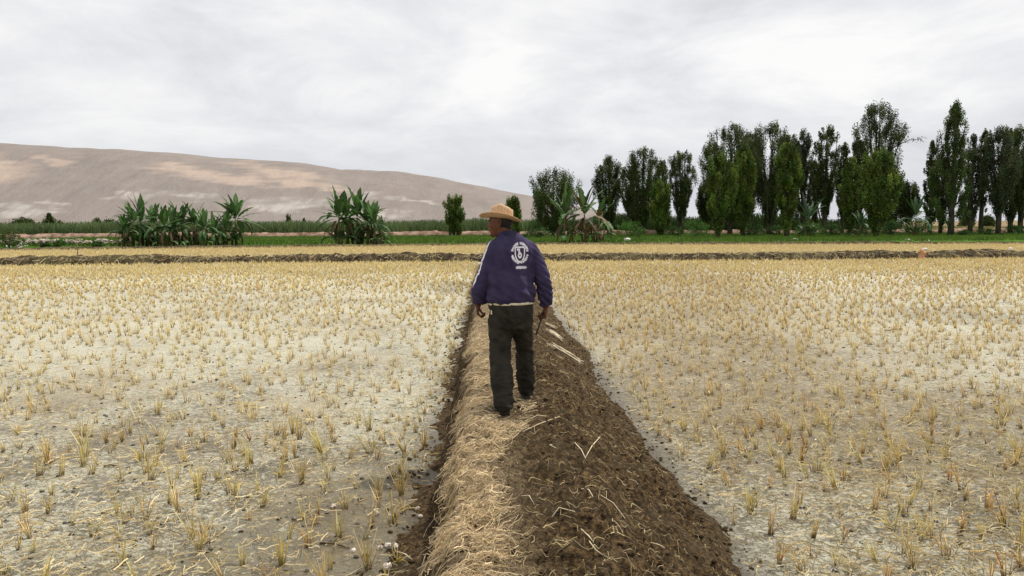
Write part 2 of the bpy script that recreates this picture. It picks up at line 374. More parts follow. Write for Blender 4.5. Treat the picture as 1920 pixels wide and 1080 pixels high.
# ------------------------------------------------------------------ stubble
GREENY = np.array([0.54, 0.47, 0.15]); GOLD = np.array([0.86, 0.65, 0.26]); PALE = np.array([0.95, 0.84, 0.54]); BROWN = np.array([0.30, 0.17, 0.07]); RUST = np.array([0.46, 0.27, 0.11])
def tuft_geo(P, nb, H, lean, wid, rs, k=4, spread=0.03, tubes=False, rust=0.25, droop=0.2):
    """tufts at P (n,3): nb blades each"""
    n = len(P); n_ = n * nb
    base = np.repeat(P, nb, 0).astype(float)
    a = rs.uniform(0, 2 * np.pi, n_); r = spread * np.sqrt(rs.uniform(0, 1, n_))
    off = np.stack([np.cos(a) * r, np.sin(a) * r, 0 * r], 1); base = base + off
    h = np.repeat(H, nb) * rs.uniform(0.45, 1.1, n_)
    ln = np.repeat(lean, nb, 0) + rs.normal(0, 0.17, (n_, 2)) + off[:, :2] * 4
    dr = rs.uniform(0, 1, n_) < droop
    t = np.linspace(0, 1, k)[None, :]
    bend = np.where(dr, rs.uniform(0.5, 1.5, n_), rs.uniform(0, .18, n_))[:, None]
    zz = h[:, None] * (t - 0.42 * bend * t ** 2.6)
    hor = h[:, None, None] * (ln[:, None, :] * t[..., None] + (bend * t ** 2)[..., None] * np.stack([np.cos(a), np.sin(a)], 1)[:, None, :] * 0.55)
    C = base[:, None, :] + np.concatenate([hor, zz[..., None]], 2); C[:, 0, 2] -= 0.01
    wd = wid * rs.uniform(0.6, 1.3, n_)[:, None] * (1 - 0.65 * t)
    colr = GREENY[None] * 1.0 + (GOLD - GREENY)[None] * np.clip(rs.normal(0.68, 0.35, n_), 0, 1)[:, None]
    colr = np.where((rs.uniform(0, 1, n_) < 0.3)[:, None], PALE[None], colr)
    colr = np.where((rs.uniform(0, 1, n_) < rust)[:, None], RUST[None] * rs.uniform(0.7, 1.5, n_)[:, None], colr)
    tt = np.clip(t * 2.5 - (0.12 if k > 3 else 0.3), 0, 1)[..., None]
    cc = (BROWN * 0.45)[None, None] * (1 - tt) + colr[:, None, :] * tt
    if tubes:
        V, F = strands(C, wd); cv = np.repeat(cc.reshape(-1, 3), 3, 0)
    else:
        sa = rs.uniform(0, np.pi, n_); V, F = ribbons(C, wd, np.stack([np.cos(sa), np.sin(sa), 0 * sa], 1)); cv = np.repeat(cc.reshape(-1, 3), 2, 0)
    return V, F, cv
def scatter(x0, x1, y0, y1, sp, rs, jit=0.42):
    gx, gy = np.meshgrid(np.arange(x0, x1, sp), np.arange(y0, y1, sp))
    gx = gx + sp * 0.5 * (np.arange(gx.shape[0])[:, None] % 2)
    return gx.ravel() + rs.uniform(-jit, jit, gx.size) * sp, gy.ravel() + rs.uniform(-jit, jit, gx.size) * sp
Ri = np.array(ROT.inverted())
def pix(x, y, z):
    v = (np.stack([x, y, z], -1) - np.array(CAM)) @ Ri.T
    return 960 + FOC * v[..., 0] / -v[..., 2], 540 - FOC * v[..., 1] / -v[..., 2]
rs = np.random.default_rng(11)
TX, TY = scatter(-42, 42, 1.5, 48, 0.235, rs)
dens = 0.34 + 0.7 * fbm(TX * 0.7, TY * 0.7, 77, 3) + 0.32 * np.clip((TY - 7) / 8, 0, 1) + 0.15 * (TX > 0) * np.clip(8 - TX, 0, 1)
dens = dens * (1 - 0.2 * (TY > 8)) * (1 - 0.22 * (TX < 0) * np.clip((TY - 8) / 6, 0, 1) * np.clip((30 - TY) / 8, 0, 1))
keep = (rs.uniform(0, 1, TX.size) < dens) & (TY < b1y(TX) - 0.25) & ~((TX > -0.52) & (TX < 1.55)) & (np.abs(TX) < TY * 0.74 + 1.5)
TX, TY = TX[keep], TY[keep]
TZ = field_z(TX, TY)
qx, qy = pix(TX, TY, TZ)
inv = (qx > -60) & (qx < 1980) & (qy < 1110)
order = np.argsort(TY); vis = [i for i in order if inv[i]]
near = vis[:298]; nset = set(near); rest = np.array([i for i in range(len(TX)) if i not in nset])
POSE = [('upright', 0.05, 0.06), ('leaning', 0.33, 0.2), ('drooping', 0.12, 0.6)]
HUE = [('yellow-green', 0.15, 0.0), ('golden', 0.85, 0.05), ('rusty brown', 0.8, 0.38)]
SIZE = [('short', 0.6, 0.85), ('tall', 0.9, 1.2)]
protos = {}
def proto(side, pi, hi, v):
    if (pi, hi, v) not in protos:
        pn, ln, dp = POSE[pi]; r2 = np.random.default_rng(1000 * pi + 100 * hi + v)
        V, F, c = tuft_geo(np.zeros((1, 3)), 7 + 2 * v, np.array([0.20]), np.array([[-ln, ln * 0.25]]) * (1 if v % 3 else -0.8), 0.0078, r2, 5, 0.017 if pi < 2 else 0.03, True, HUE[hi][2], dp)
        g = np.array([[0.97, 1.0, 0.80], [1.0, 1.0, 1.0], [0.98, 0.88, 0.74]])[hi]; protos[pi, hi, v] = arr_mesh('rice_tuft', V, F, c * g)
    return protos[pi, hi, v]
for i in near:
    left = TX[i] < 0.5; pi = int(rs.integers(0, 3)); hi = int(rs.choice(3, p=(0.32, 0.50, 0.18) if left else (0.22, 0.45, 0.33))); si = int(rs.integers(0, 2)); v = int(rs.integers(0, 5))
    o = link('rice_tuft', proto(left, pi, hi, v), M['blade']); o.location = (TX[i], TY[i], TZ[i] - 0.004)
    o.rotation_euler = (0, 0, rs.uniform(-0.6, 0.6)); s = rs.uniform(*SIZE[si][1:]); o.scale = (s, s, s * rs.uniform(0.95, 1.15))
    d_ = abs(TX[i] - (0.0 if left else 1.0)); where = ('close to the bank' if d_ < 1.3 else 'out in the mud' if d_ < 3.0 else 'far from the bank')
    ns = 'left' if left else 'right'; lb = '%s %s %s rice tuft %s, %s field' % (SIZE[si][0], POSE[pi][0], HUE[hi][0], where, 'snail-strewn' if left else 'browner')
    tag(o, lb, 'rice tuft', 'rice tufts in the %s field' % ('snail-strewn' if left else 'browner'))
for side, nm in ((-1, 'left'), (1, 'right')):
    idx = rest[(TX[rest] < 0.5) if side < 0 else (TX[rest] >= 0.5)]
    Vs, Fs, Cs, o_ = [], [], [], 0
    for lo, hi, nb, k, wd, tub in ((0, 14, 12, 4, 0.008, False), (14, 24, 8, 3, 0.014, False), (24, 60, 6, 3, 0.024, False)):
        s_ = idx[(TY[idx] >= lo) & (TY[idx] < hi)]
        if len(s_) == 0: continue
        P = np.stack([TX[s_], TY[s_], TZ[s_]], 1); H = rs.uniform(0.09, 0.23, len(s_))
        V, F, c = tuft_geo(P, nb, H, rs.normal(0, 0.12, (len(s_), 2)) + [-0.1, 0], wd, rs, k, 0.028, tub, 0.10 if side < 0 else 0.2, 0.25)
        Vs.append(V); Fs.append(F + o_); Cs.append(c); o_ += len(V)
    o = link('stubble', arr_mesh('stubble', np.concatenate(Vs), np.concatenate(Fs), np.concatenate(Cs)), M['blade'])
    tag(o, 'cut rice stubble covering the %s muddy field into the distance' % nm, 'stubble', kind='stuff')
# extra dense fringe of stubble in the last metres before the bund, and the golden field behind
for nm, y0f, y1f, sp, xr, hh, lab in (('far_stubble', lambda x: b1y(x) - 9, lambda x: b1y(x) - 0.1, 0.33, 34, 0.16, 'dense yellow stubble fringe at the foot of the dark bund'),
                             ('golden_stubble', lambda x: b1y(x) + 1.3, lambda x: b2y(x) + 0.2, 0.40, 62, 0.24, 'even golden rice stubble beyond the dark bund')):
    x, y = scatter(-xr, xr, 26, 92, sp, rs)
    k_ = (y > y0f(x)) & (y < y1f(x)) & (np.abs(x) < y * 0.74 + 2) & ~((nm == 'far_stubble') & (x > -0.5) & (x < 1.5))
    x, y = x[k_], y[k_]; P = np.stack([x, y, 0 * x], 1)
    V, F, c = tuft_geo(P, 5, rs.uniform(hh * 0.6, hh, len(x)), rs.normal(0, 0.1, (len(x), 2)), 0.035, rs, 2, 0.10, False, 0.06, 0.1)
    c = c * 0.5 + np.array([0.66, 0.56, 0.30]) * 0.5
    o = link(nm, arr_mesh(nm, V, F, c), M['blade']); tag(o, lab, 'stubble', kind='stuff')

# loose straw bits on the mud
def lying(n, xf, yf, zf, L0, L1, wid, rs, colr, curl=0.35, k=4, ang=None, lift=0.004, over=0.0):
    x = xf; y = yf; a = rs.uniform(0, 2 * np.pi, n) if ang is None else ang
    Ls = rs.uniform(L0, L1, n); t = np.linspace(-0.5, 0.5, k)
    cu = rs.normal(0, curl, n)
    aa = a[:, None] + cu[:, None] * np.linspace(-1, 1, k)[None]
    st = Ls[:, None] / (k - 1)
    cx = x[:, None] + np.cumsum(np.cos(aa) * st, 1) - np.cos(a)[:, None] * Ls[:, None] * 0.5
    cy = y[:, None] + np.cumsum(np.sin(aa) * st, 1) - np.sin(a)[:, None] * Ls[:, None] * 0.5
    cz = zf(cx, cy) + lift + rs.uniform(0, over, n)[:, None] + rs.uniform(0, over * 0.8, (n, k))
    V, F = strands(np.stack([cx, cy, cz], 2), wid * rs.uniform(0.5, 1.4, n)[:, None] * np.ones((1, k)))
    c = np.repeat(colr, 3 * k, 0)
    return V, F, c
def litter(name, label, n, x, y, **kw):
    ca, cb = kw.pop('pal', ((0.58, 0.42, 0.17), (0.86, 0.74, 0.45)))
    t_ = rs.uniform(0, 1, n)[:, None]
    c = (np.array(ca) * (1 - t_) + np.array(cb) * t_) * rs.uniform(0.30, 1.15, n)[:, None]
    V, F, c = lying(n, x, y, kw.pop('zf'), kw.pop('L0'), kw.pop('L1'), kw.pop('wid'), rs, c, **kw)
    o = link(name, arr_mesh(name, V, F, c), M['straw']); tag(o, label, 'straw', kind='stuff'); return o
n = 62000
y = 3.2 * (30 / 3.2) ** rs.uniform(0, 1, n) ** 0.8; x = rs.uniform(-0.72, 0.72, n) * (y + 1)
k_ = ((x < -0.5) | (x > 1.5)) & (rs.uniform(0, 1, n) < np.where(x > 0.5, 1.0, 0.55) * np.clip(fbm(x * 0.8, y * 0.8, 91, 3) * 2.4 - 0.55 + 0.6 * ((x > 1.5) & (x < 5) & (y > 6.5) & (y < 20)), 0.08, 1)); x, y = x[k_], y[k_]
litter('straw_litter', 'loose broken straw lying flat on the mud', len(x), x, y, zf=field_z, L0=0.02, L1=0.15, wid=0.0054, over=0.03)
# straw blanket on the left shoulder of the bank
n = 21000
y = 2.6 + 10.5 * rs.uniform(0, 1, n) ** 1.5
e_ = 0.04 + 0.18 * (fbm(y * 0.8, y * 0, 120, 3) - 0.5) * 2 + np.clip((y - 5.5) * 0.12, 0, 0.15)
x = -0.26 + (e_ + 0.30) * rs.uniform(0, 1, n) ** 1.35 + rs.normal(0, 0.03, n)
ang = rs.normal(0.25, 0.75, n)
k_ = rs.uniform(0, 1, n) < np.clip((fbm(x * 5, y * 5, 140, 3) - 0.43) * 5.0, 0.04, 1) * np.clip(1.35 - (y - 5.0) * 0.17, 0.18, 1); k_ &= ~((np.hypot((x - 0.13) / .14, (y - 6.42) / .30) < 1) | (np.hypot((x - 0.33) / .14, (y - 6.95) / .3) < 1)); x, y, ang = x[k_], y[k_], ang[k_]; n = len(x)
bz = lambda a, b: np.where(a < -0.28, np.maximum(bank_z(np.maximum(a, -0.25), b) - (-0.25 - a) * 0.9, bank_z(a, b)), bank_z(a, b))
litter('straw_cover', 'matted pale straw covering the trodden left shoulder of the bank', n, x, y, zf=bz, L0=0.04, L1=0.20, wid=0.0034, ang=ang, over=0.028, curl=0.7, k=5, pal=((0.52, 0.36, 0.17), (0.96, 0.79, 0.51)))
n = 3300
y = 2.6 + 20 * rs.uniform(0, 1, n) ** 1.6; x = rs.uniform(-0.1, 1.35, n)
litter('loose_straw', 'thin pale straws strewn over the dark soil of the bank', n, x, y, zf=bank_z, L0=0.015, L1=0.12, wid=0.0024, over=0.012, curl=0.8, k=5)

# clods of soil
def lump_mesh(name, seed, r=(1, 1, 0.7), amp=0.35, sub=2):
    bm = bmesh.new(); bmesh.ops.create_icosphere(bm, subdivisions=sub, radius=1)
    for v in bm.verts:
        d = 1 + amp * mnoise.noise(v.co * 1.3 + Vector((seed, 0, 0))) + amp * 0.5 * mnoise.noise(v.co * 3.1 + Vector((0, seed, 0)))
        v.co = Vector((v.co.x * r[0], v.co.y * r[1], v.co.z * r[2])) * d
    me = bpy.data.meshes.new(name); bm.to_mesh(me); bm.free(); return me
def lump_arrays(seed, sub=1):
    me = lump_mesh('l', seed, sub=sub); V = np.array([v.co[:] for v in me.vertices]); F = np.array([p.vertices[:] for p in me.polygons]); bpy.data.meshes.remove(me); return V, F
def lumps(name, label, cat, x, y, zf, s0, s1, m, rs, sub=1):
    base = [lump_arrays(i * 3.7, sub) for i in range(6)]; Vs, Fs, o_ = [], [], 0
    for i in range(len(x)):
        V, F = base[i % 6]; s = s0 + (s1 - s0) * rs.uniform() ** 2.5; a = rs.uniform(0, 6.28); ca, sa = math.cos(a), math.sin(a)
        Q = V * s * np.array([1, rs.uniform(0.6, 1), rs.uniform(0.6, 1)]); Q = np.stack([Q[:, 0] * ca - Q[:, 1] * sa, Q[:, 0] * sa + Q[:, 1] * ca, Q[:, 2]], 1) + [x[i], y[i], float(zf(x[i], y[i])) + s * 0.25]
        Vs.append(Q); Fs.append(F + o_); o_ += len(Q)
    o = link(name, arr_mesh(name, np.concatenate(Vs), np.concatenate(Fs)), m); tag(o, label, cat, kind='stuff'); return o
n = 3000
y = 2.6 + 14 * rs.uniform(0, 1, n) ** 1.5; x = np.where(rs.uniform(0, 1, n) < 0.55, rs.uniform(-0.05, 1.4, n), rs.normal(1.36, 0.13, n)); x = np.clip(x, -0.1, 1.62)
mx_z = lambda a, b: max(float(bank_z(a, b)), float(field_z(a, b)))
lumps('soil_clods', 'dark crumbled soil clods over the bank and its foot', 'soil', x, y, mx_z, 0.004, 0.024, M['soil'], rs)
n = 500
y = 2.6 + 14 * rs.uniform(0, 1, n) ** 1.3; x = rs.normal(-0.56, 0.10, n)
lumps('mud_clods', 'wet dark mud clods along the undercut left foot of the bank', 'mud', x, y, mx_z, 0.005, 0.028, M['soil'], rs)
M['wetclod'] = simple_noise_mat('wet_mud', (0.035, 0.026, 0.016), (0.09, 0.07, 0.045), 20, 0.4, 0.5)
n = 5200
y = 3.5 * (28 / 3.5) ** rs.uniform(0, 1, n) ** 0.75; x = rs.uniform(-0.7, 0.7, n) * y; k_ = (x < -0.6) | (x > 1.6); x, y = x[k_], y[k_]
lumps('debris', 'small dark bits of rotten straw and mud scattered on the fields', 'debris', x, y, field_z, 0.003, 0.024, M['wetclod'], rs)
n = 1700
x = rs.uniform(-32, 34, n); v = rs.uniform(-0.05, 0.9, n); y = b1y(x) + v * 1.5
lumps('bund_clods', 'dark clods tumbled along the bund that closes the fields', 'soil', x, y, lambda a, b: 0.40 * math.sin(math.pi * min(1, max(0, (b - float(b1y(a))) / 1.6))) ** 0.5 - 0.03, 0.015, 0.085, M['bund'], rs)
n = 3500
x = rs.uniform(-34, 36, n); y = b1y(x) + rs.uniform(0.0, 1.4, n)
litter('bund_straw', 'dry straw caught on the face and crest of the bund', n, x, y, zf=lambda a, b: 0.38 * np.sin(np.pi * np.clip((b - b1y(a)) / 1.6, 0, 1)) ** 0.5, L0=0.1, L1=0.4, wid=0.014, over=0.06)
# ------------------------------------------------------------------ hill
def hill():
    # ridge line read off the photograph: (px, py), at its real distance
    rp = [(-900, 235), (-300, 258), (0, 273), (120, 280), (300, 291), (450, 301), (560, 308), (640, 322), (740, 327), (800, 334), (860, 345), (930, 356), (990, 368), (1060, 384), (1170, 403), (1300, 416), (1400, 422)]
    nx, nv = 420, 110
    pxs = np.linspace(-900, 1400, nx)
    rpy = np.interp(pxs, *zip(*rp))
    fr = []; bk_ = []
    for a, b in zip(pxs, rpy):
        t = a / 1400.0
        Yb = 1900 - 250 * t; Yr = 3000 - 500 * t
        d = W(a, b, Yr); fr.append((W(a, 430, Yb).x, Yb)); bk_.append((d.x, d.y, d.z))
    fr = np.array(fr); bk_ = np.array(bk_)
    v = np.linspace(0, 1, nv)[:, None]
    X = fr[None, :, 0] * (1 - v) + bk_[None, :, 0] * v; Y = fr[None, :, 1] * (1 - v) + bk_[None, :, 1] * v
    pr = np.sin(v * np.pi / 2) ** 1.15
    Z = -6 + (bk_[None, :, 2] + 6) * pr
    # gullies run down the slope, with a flatter shoulder
    g = fbm(X / 70 + 0 * Y, v * 1.2 + 0 * X, 201, 5); g2 = fbm(X / 260, Y / 260, 207, 4)
    env = np.sin(v * np.pi) ** 0.7
    Z = Z + env * ((g - 0.5) * 13 + (g2 - 0.5) * 34) * np.clip((bk_[None, :, 2]) / 120, 0.1, 1)
    Z = Z + (v > 0.97) * 2.5 * (fbm(X / 14, Y / 14, 209, 3) - 0.5)
    bx = X[-1:] ; X = np.concatenate([X, bx * 1.12]); Y = np.concatenate([Y, Y[-1:] * 1.3]); Z = np.concatenate([Z, 0 * Z[-1:] - 20])
    # patches of sunlight painted into the slope's colour, and pale eroded ground
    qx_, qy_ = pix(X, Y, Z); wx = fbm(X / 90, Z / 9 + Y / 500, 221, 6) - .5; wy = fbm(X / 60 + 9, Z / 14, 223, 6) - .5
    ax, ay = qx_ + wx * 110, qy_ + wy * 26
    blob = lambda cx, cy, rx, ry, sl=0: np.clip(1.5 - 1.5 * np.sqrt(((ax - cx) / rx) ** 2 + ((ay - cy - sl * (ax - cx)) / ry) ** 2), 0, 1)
    sun_patch = sum(blob(*b_) for b_ in ((-20, 320, 85, 36), (110, 303, 40, 10, .15), (350, 318, 90, 14, .12), (450, 338, 80, 16, .1), (530, 325, 110, 14, .15), (560, 345, 70, 8, .1), (640, 352, 45, 8, .1), (-300, 300, 120, 30)))
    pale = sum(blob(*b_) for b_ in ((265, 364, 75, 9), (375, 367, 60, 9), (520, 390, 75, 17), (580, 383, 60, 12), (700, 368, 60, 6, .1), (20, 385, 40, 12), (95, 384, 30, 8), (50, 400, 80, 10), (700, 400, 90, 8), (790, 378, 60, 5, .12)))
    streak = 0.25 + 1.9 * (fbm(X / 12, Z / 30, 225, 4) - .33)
    pc = np.stack([np.clip(sun_patch, 0, 1), np.clip(pale * streak, 0, 1), 0 * sun_patch], -1).reshape(-1, 3)
    m = mat('desert_slope', rough=1.0, spec=0.0); q = NT(m)
    b = q.noise(q.pos((1, .35, .35)), 0.02, 6, 0.7, 0.5); c = q.noise(q.pos(), 0.008, 5, 0.6, 0.8)
    base = q.ramp(b, [(0.3, (0.202, 0.178, 0.165)), (0.7, (0.255, 0.227, 0.208))])
    base = q.mix(q.math('MULTIPLY', q.rng(c, .4, .6), .25), base, (0.275, 0.225, 0.20))
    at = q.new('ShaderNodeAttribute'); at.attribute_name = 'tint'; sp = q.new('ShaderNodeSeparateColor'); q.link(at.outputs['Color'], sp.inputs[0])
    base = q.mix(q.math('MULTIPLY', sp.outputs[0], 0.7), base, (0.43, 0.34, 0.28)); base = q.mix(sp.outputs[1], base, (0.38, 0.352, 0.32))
    q.color(base); q.bump(q.math('ADD', b, q.noise(q.pos((1, .2, .5)), 0.05, 5, 0.7)), 0.6, 8)
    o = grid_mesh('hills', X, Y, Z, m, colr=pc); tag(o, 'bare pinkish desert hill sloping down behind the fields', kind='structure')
hill()

# ------------------------------------------------------------------ leaf clouds
def leaf_quads(P, size, rs, cols, up=0.3, flat=False):
    n = len(P)
    d = rs.normal(0, 1, (n, 3)); d[:, 2] += up; d /= np.linalg.norm(d, axis=1, keepdims=True)
    e = rs.normal(0, 1, (n, 3)); e -= d * (e * d).sum(1, keepdims=True); e /= np.linalg.norm(e, axis=1, keepdims=True)
    s = size * rs.uniform(0.55, 1.3, n)[:, None]
    a = P - d * s * 0.6; b = P + e * s * 0.36; c = P + d * s * 0.6; f = P - e * s * 0.36
    V = np.stack([a, b, c, f], 1).reshape(-1, 3); F = np.arange(4 * n).reshape(-1, 4)
    return V, F, np.repeat(cols, 4, 0)
GREEN = {'dark': (0.052, 0.076, 0.020), 'mid': (0.062, 0.094, 0.025), 'grey': (0.060, 0.078, 0.038), 'light': (0.085, 0.128, 0.024), 'bush': (0.045, 0.090, 0.022), 'bright': (0.07, 0.15, 0.03)}
def crown_profile(kind, t):
    """relative radius of the crown at relative height t (0 base .. 1 top)"""
    t = np.asarray(t, float)
    if kind == 'round': return np.interp(t, [0, .12, .3, .55, .8, .93, 1], [.12, .35, .72, 1.0, .92, .62, .15])
    if kind == 'oval': return np.interp(t, [0, .12, .3, .5, .75, .92, 1], [.10, .24, .55, .88, 1.0, .68, .15])
    if kind == 'vase': return np.interp(t, [0, .1, .3, .5, .7, .88, 1], [.10, .22, .45, .75, 1.0, .85, .3])
    if kind == 'block': return np.interp(t, [0, .1, .4, .8, .95, 1], [.5, .75, .95, 1, .8, .5])
    if kind == 'col': return np.interp(t, [0, .08, .3, .6, .85, 1], [.3, .7, .95, 1.0, .7, .12])
    if kind == 'spire': return np.interp(t, [0, .1, .35, .6, .85, 1], [.35, .8, 1.0, .8, .48, .06])
    return np.ones_like(t)
def make_tree(px, top, bot, wpx, Y, kind, shade, label, name='poplar_tree', group=None, limbs=None, dense=1.0, crown0=0.16, leaf=0.165, seed=0, lean=0.0, cl=None):
    rs = np.random.default_rng(seed + int(px) * 7)
    b = W(px, bot, Y); b.z = min(b.z, 0.0) if b.z < 0.4 else b.z; b.z = -0.05
    t_ = W(px, top, Y); H = t_.z - b.z; Rr = wpx / FOC * Y * 0.5
    root = empty(name, b); tag(root, label, cl or 'tree', group)
    Rr *= 1.15; crown0 *= 0.85; nl = limbs or max(6, int(5 + Rr * 3.6))
    bm = bmesh.new(); tr = 0.018 * H + 0.03
    tt = [0, 0.2, 0.45, 0.7, 0.9]; wob = rs.normal(0, 0.03, (5, 2)) * Rr; wob[0] = 0
    tp_ = [(wob[i, 0] + lean * H * tt[i], wob[i, 1], tt[i] * H) for i in range(5)]
    tube(bm, tp_, [tr * q for q in (1.25, 1, .72, .4, .1)], 8)
    clumps = []; ph = rs.uniform(0, 100); lobe = lambda az, z: 0.48 + 0.78 * float(vn(az * 1.5 + ph, z * H * 0.5, 3))
    nl = int(nl * 1.6)
    for i in range(nl):
        z0 = H * rs.uniform(0.02, 0.5); az = 2 * np.pi * (i * 0.618 + rs.uniform(-.1, .1))
        te = min(0.97, crown0 + 0.08 + (1 - crown0) * ((i + .5) / nl) ** 0.8 * rs.uniform(0.85, 1.0)); z0 = min(z0, te * H * .6)
        if i > nl - 4: te = rs.uniform(.9, .985)
        rr = Rr * float(crown_profile(kind, (te - crown0) / (1 - crown0))) * lobe(az, te) * rs.uniform(0.75, 1.0)
        e = np.array([math.cos(az) * rr + lean * H * te, math.sin(az) * rr, te * H]); s = np.array([lean * z0, 0, z0])
        pts = []
        for q in np.linspace(0, 1, 5):
            p = s + (e - s) * np.array([q ** 0.75, q ** 0.75, q]); pts.append(p + rs.normal(0, 0.04 * Rr, 3) * (0 < q < 1))
        tube(bm, [tuple(p) for p in pts], [tr * 0.42 * (1 - 0.8 * q) for q in np.linspace(0, 1, 5)], 5)
        for q in np.linspace(0.5, 1, 4):
            if q * te > crown0: clumps.append((np.array([np.interp(q, np.linspace(0, 1, 5), [p[k] for p in pts]) for k in range(3)]), 0.75 + 0.35 * q))
    nc = int(13 * dense * (H * Rr) ** 0.6)
    for z in crown0 + (1 - crown0) * rs.uniform(0.02, 1, nc) ** 0.85:
        az = rs.uniform(0, 6.283); rr = Rr * float(crown_profile(kind, (z - crown0) / (1 - crown0))); r = rr * math.sqrt(rs.uniform(0.25, 1)) * lobe(az, z)
        clumps.append((np.array([math.cos(az) * r + lean * H * z, math.sin(az) * r, z * H]), rs.uniform(0.5, 1.3)))
    V0, C0 = [], []
    base = np.array(GREEN[shade]); cs = 0.23 + 0.070 * Rr
    for c, s in clumps:
        c[2] *= (H - cs * 1.6 * s) / H
        k = int(rs.integers(80, 120) * (0.30 / leaf) ** 0.5 * s ** 1.3)
        g = rs.normal(0, 1, (k, 3)); g /= np.linalg.norm(g, axis=1, keepdims=True) + 1e-6; g *= rs.uniform(0.05, 1, (k, 1)) ** 0.6
        P = c + g * np.array([cs, cs, cs * 2.3]) * s; P[:, 0] += g[:, 2] * 0.15 * (c[0] / (Rr + .1))
        V0.append(P); C0.append(np.repeat((base * rs.uniform(0.55, 1.7) * np.array([rs.uniform(.85, 1.2), 1, rs.uniform(.8, 1.2)]))[None], k, 0))
    P = np.concatenate(V0); Cc = np.concatenate(C0); Cc = Cc * rs.uniform(0.7, 1.3, (len(P), 1))
    if name == 'poplar_tree' and px == 1640:      # the one long bough that sticks out to the right
        bp = [(0, 0, H * 0.58), (Rr * .7, 0, H * .66), (Rr * 1.2, 0, H * .705), (Rr * 1.75, 0, H * .715)]
        tube(bm, bp, [tr * .35, tr * .25, tr * .15, tr * .06], 5)
        for q in (0.62, 0.8, 0.93, 1.0):
            c = np.array([np.interp(q, np.linspace(0, 1, 4), [p_[k] for p_ in bp]) for k in range(3)]); g = rs.normal(0, .24, (26, 3)); P = np.concatenate([P, c + g]); Cc = np.concatenate([Cc, np.repeat(base[None], 26, 0)])
    V, F, cc = leaf_quads(P, leaf, rs, Cc, 0.5)
    bm_obj('trunk', bm, M['bark'], root)
    link('crown', arr_mesh('crown', V, F, cc), M['leaf'], root)
    return root
g1 = 'poplars in the row beyond the fields'
T = [  # px, top, bot, width px, Y, profile, shade, crown0, label
 (1037, 313, 440, 96, 118, 'round', 'dark', .10, 'broad round-topped dark tree behind the banana plants, first in the row'),
 (1142, 291, 440, 60, 122, 'oval', 'dark', .12, 'dark oval tree just behind and right of the brown-leaved banana'),
 (1204, 275, 441, 74, 118, 'oval', 'dark', .10, 'dark tree forked low with rounded top, fused with a thinner neighbour'),
 (1241, 300, 441, 34, 126, 'col', 'mid', .08, 'thin tree wedged behind the forked dark tree'),
 (1278, 281, 442, 50, 120, 'vase', 'dark', .22, 'tree on open bare stems with small dense top, before the first big gap'),
 (1322, 345, 442, 40, 128, 'vase', 'dark', .25, 'small sparse see-through tree left of the large poplar mass'),
 (1368, 230, 444, 96, 122, 'vase', 'dark', .14, 'big wide dark poplar with knobbly double top'),
 (1441, 228, 446, 88, 116, 'vase', 'dark', .12, 'big dark poplar with flat crowded top, middle of the dense mass'),
 (1503, 238, 446, 40, 120, 'col', 'grey', .16, 'greyish slim poplar on the right edge of the dense mass'),
 (1545, 230, 447, 48, 116, 'oval', 'dark', .14, 'slim dark poplar with square top standing apart'),
 (1578, 264, 446, 26, 122, 'col', 'dark', .18, 'very thin ragged poplar between two thicker ones'),
 (1640, 188, 449, 84, 118, 'oval', 'dark', .12, 'tall dark poplar with one long bough sticking out sideways'),
 (1699, 338, 448, 46, 112, 'oval', 'dark', .30, 'short bare-stemmed poplar in the gap between the two tallest'),
 (1742, 262, 452, 24, 112, 'col', 'dark', .10, 'narrow leafy column hugging the tallest spire poplar'),
 (1782, 188, 454, 74, 104, 'spire', 'mid', .10, 'tallest spire-shaped poplar with thick dark trunk'),
 (1818, 250, 453, 30, 110, 'col', 'grey', .14, 'slender poplar with drooping sprays beside the spire poplar'),
 (1838, 240, 453, 22, 112, 'col', 'dark', .22, 'bare straight trunk with little foliage, pinkish bark'),
 (1870, 234, 455, 72, 108, 'oval', 'grey', .22, 'wide grey-green poplar on clustered bare trunks near the frame edge'),
 (1912, 232, 456, 62, 112, 'vase', 'dark', .18, 'dark poplar cut by the right border of the view'),
 (1338, 262, 443, 52, 132, 'vase', 'dark', .12, 'dark poplar half hidden behind the light green tree, left end of the dense mass'),
 (1404, 243, 443, 50, 132, 'oval', 'dark', .08, 'dark poplar filling the space between the double top and the flat top'),
 (1474, 244, 444, 52, 130, 'vase', 'dark', .08, 'dark poplar behind the light green tree below the flat-topped poplar'),
 (1526, 300, 445, 28, 128, 'oval', 'dark', .10, 'low dark poplar between the greyish slim one and the square-topped one'),
 (1606, 262, 446, 46, 130, 'vase', 'dark', .10, 'dark poplar shouldering the tall one from the left'),
 (1668, 318, 446, 44, 126, 'oval', 'mid', .05, 'green poplar behind the largest light green tree, right side'),
 (1762, 288, 452, 36, 116, 'oval', 'dark', .08, 'dark poplar behind the foot of the tallest spire poplar'),
 (1893, 240, 455, 56, 118, 'oval', 'dark', .14, 'dark poplar closing the space between the last two big crowns'),
 (1186, 312, 441, 36, 130, 'oval', 'dark', .06, 'dark poplar behind the left shoulder of the forked tree'),
 (1975, 236, 456, 70, 116, 'vase', 'dark', .18, 'dark poplar standing past the end of the visible row')]
for i, (px, tp2, bt, wd, Y, kd, sh, c0, lb) in enumerate(T): make_tree(px, tp2, bt, wd, Y, kd, sh, lb, group=g1, crown0=c0, seed=i, dense=1.0 if wd > 30 else 0.85)
g2 = 'young light green trees in front of the poplars'
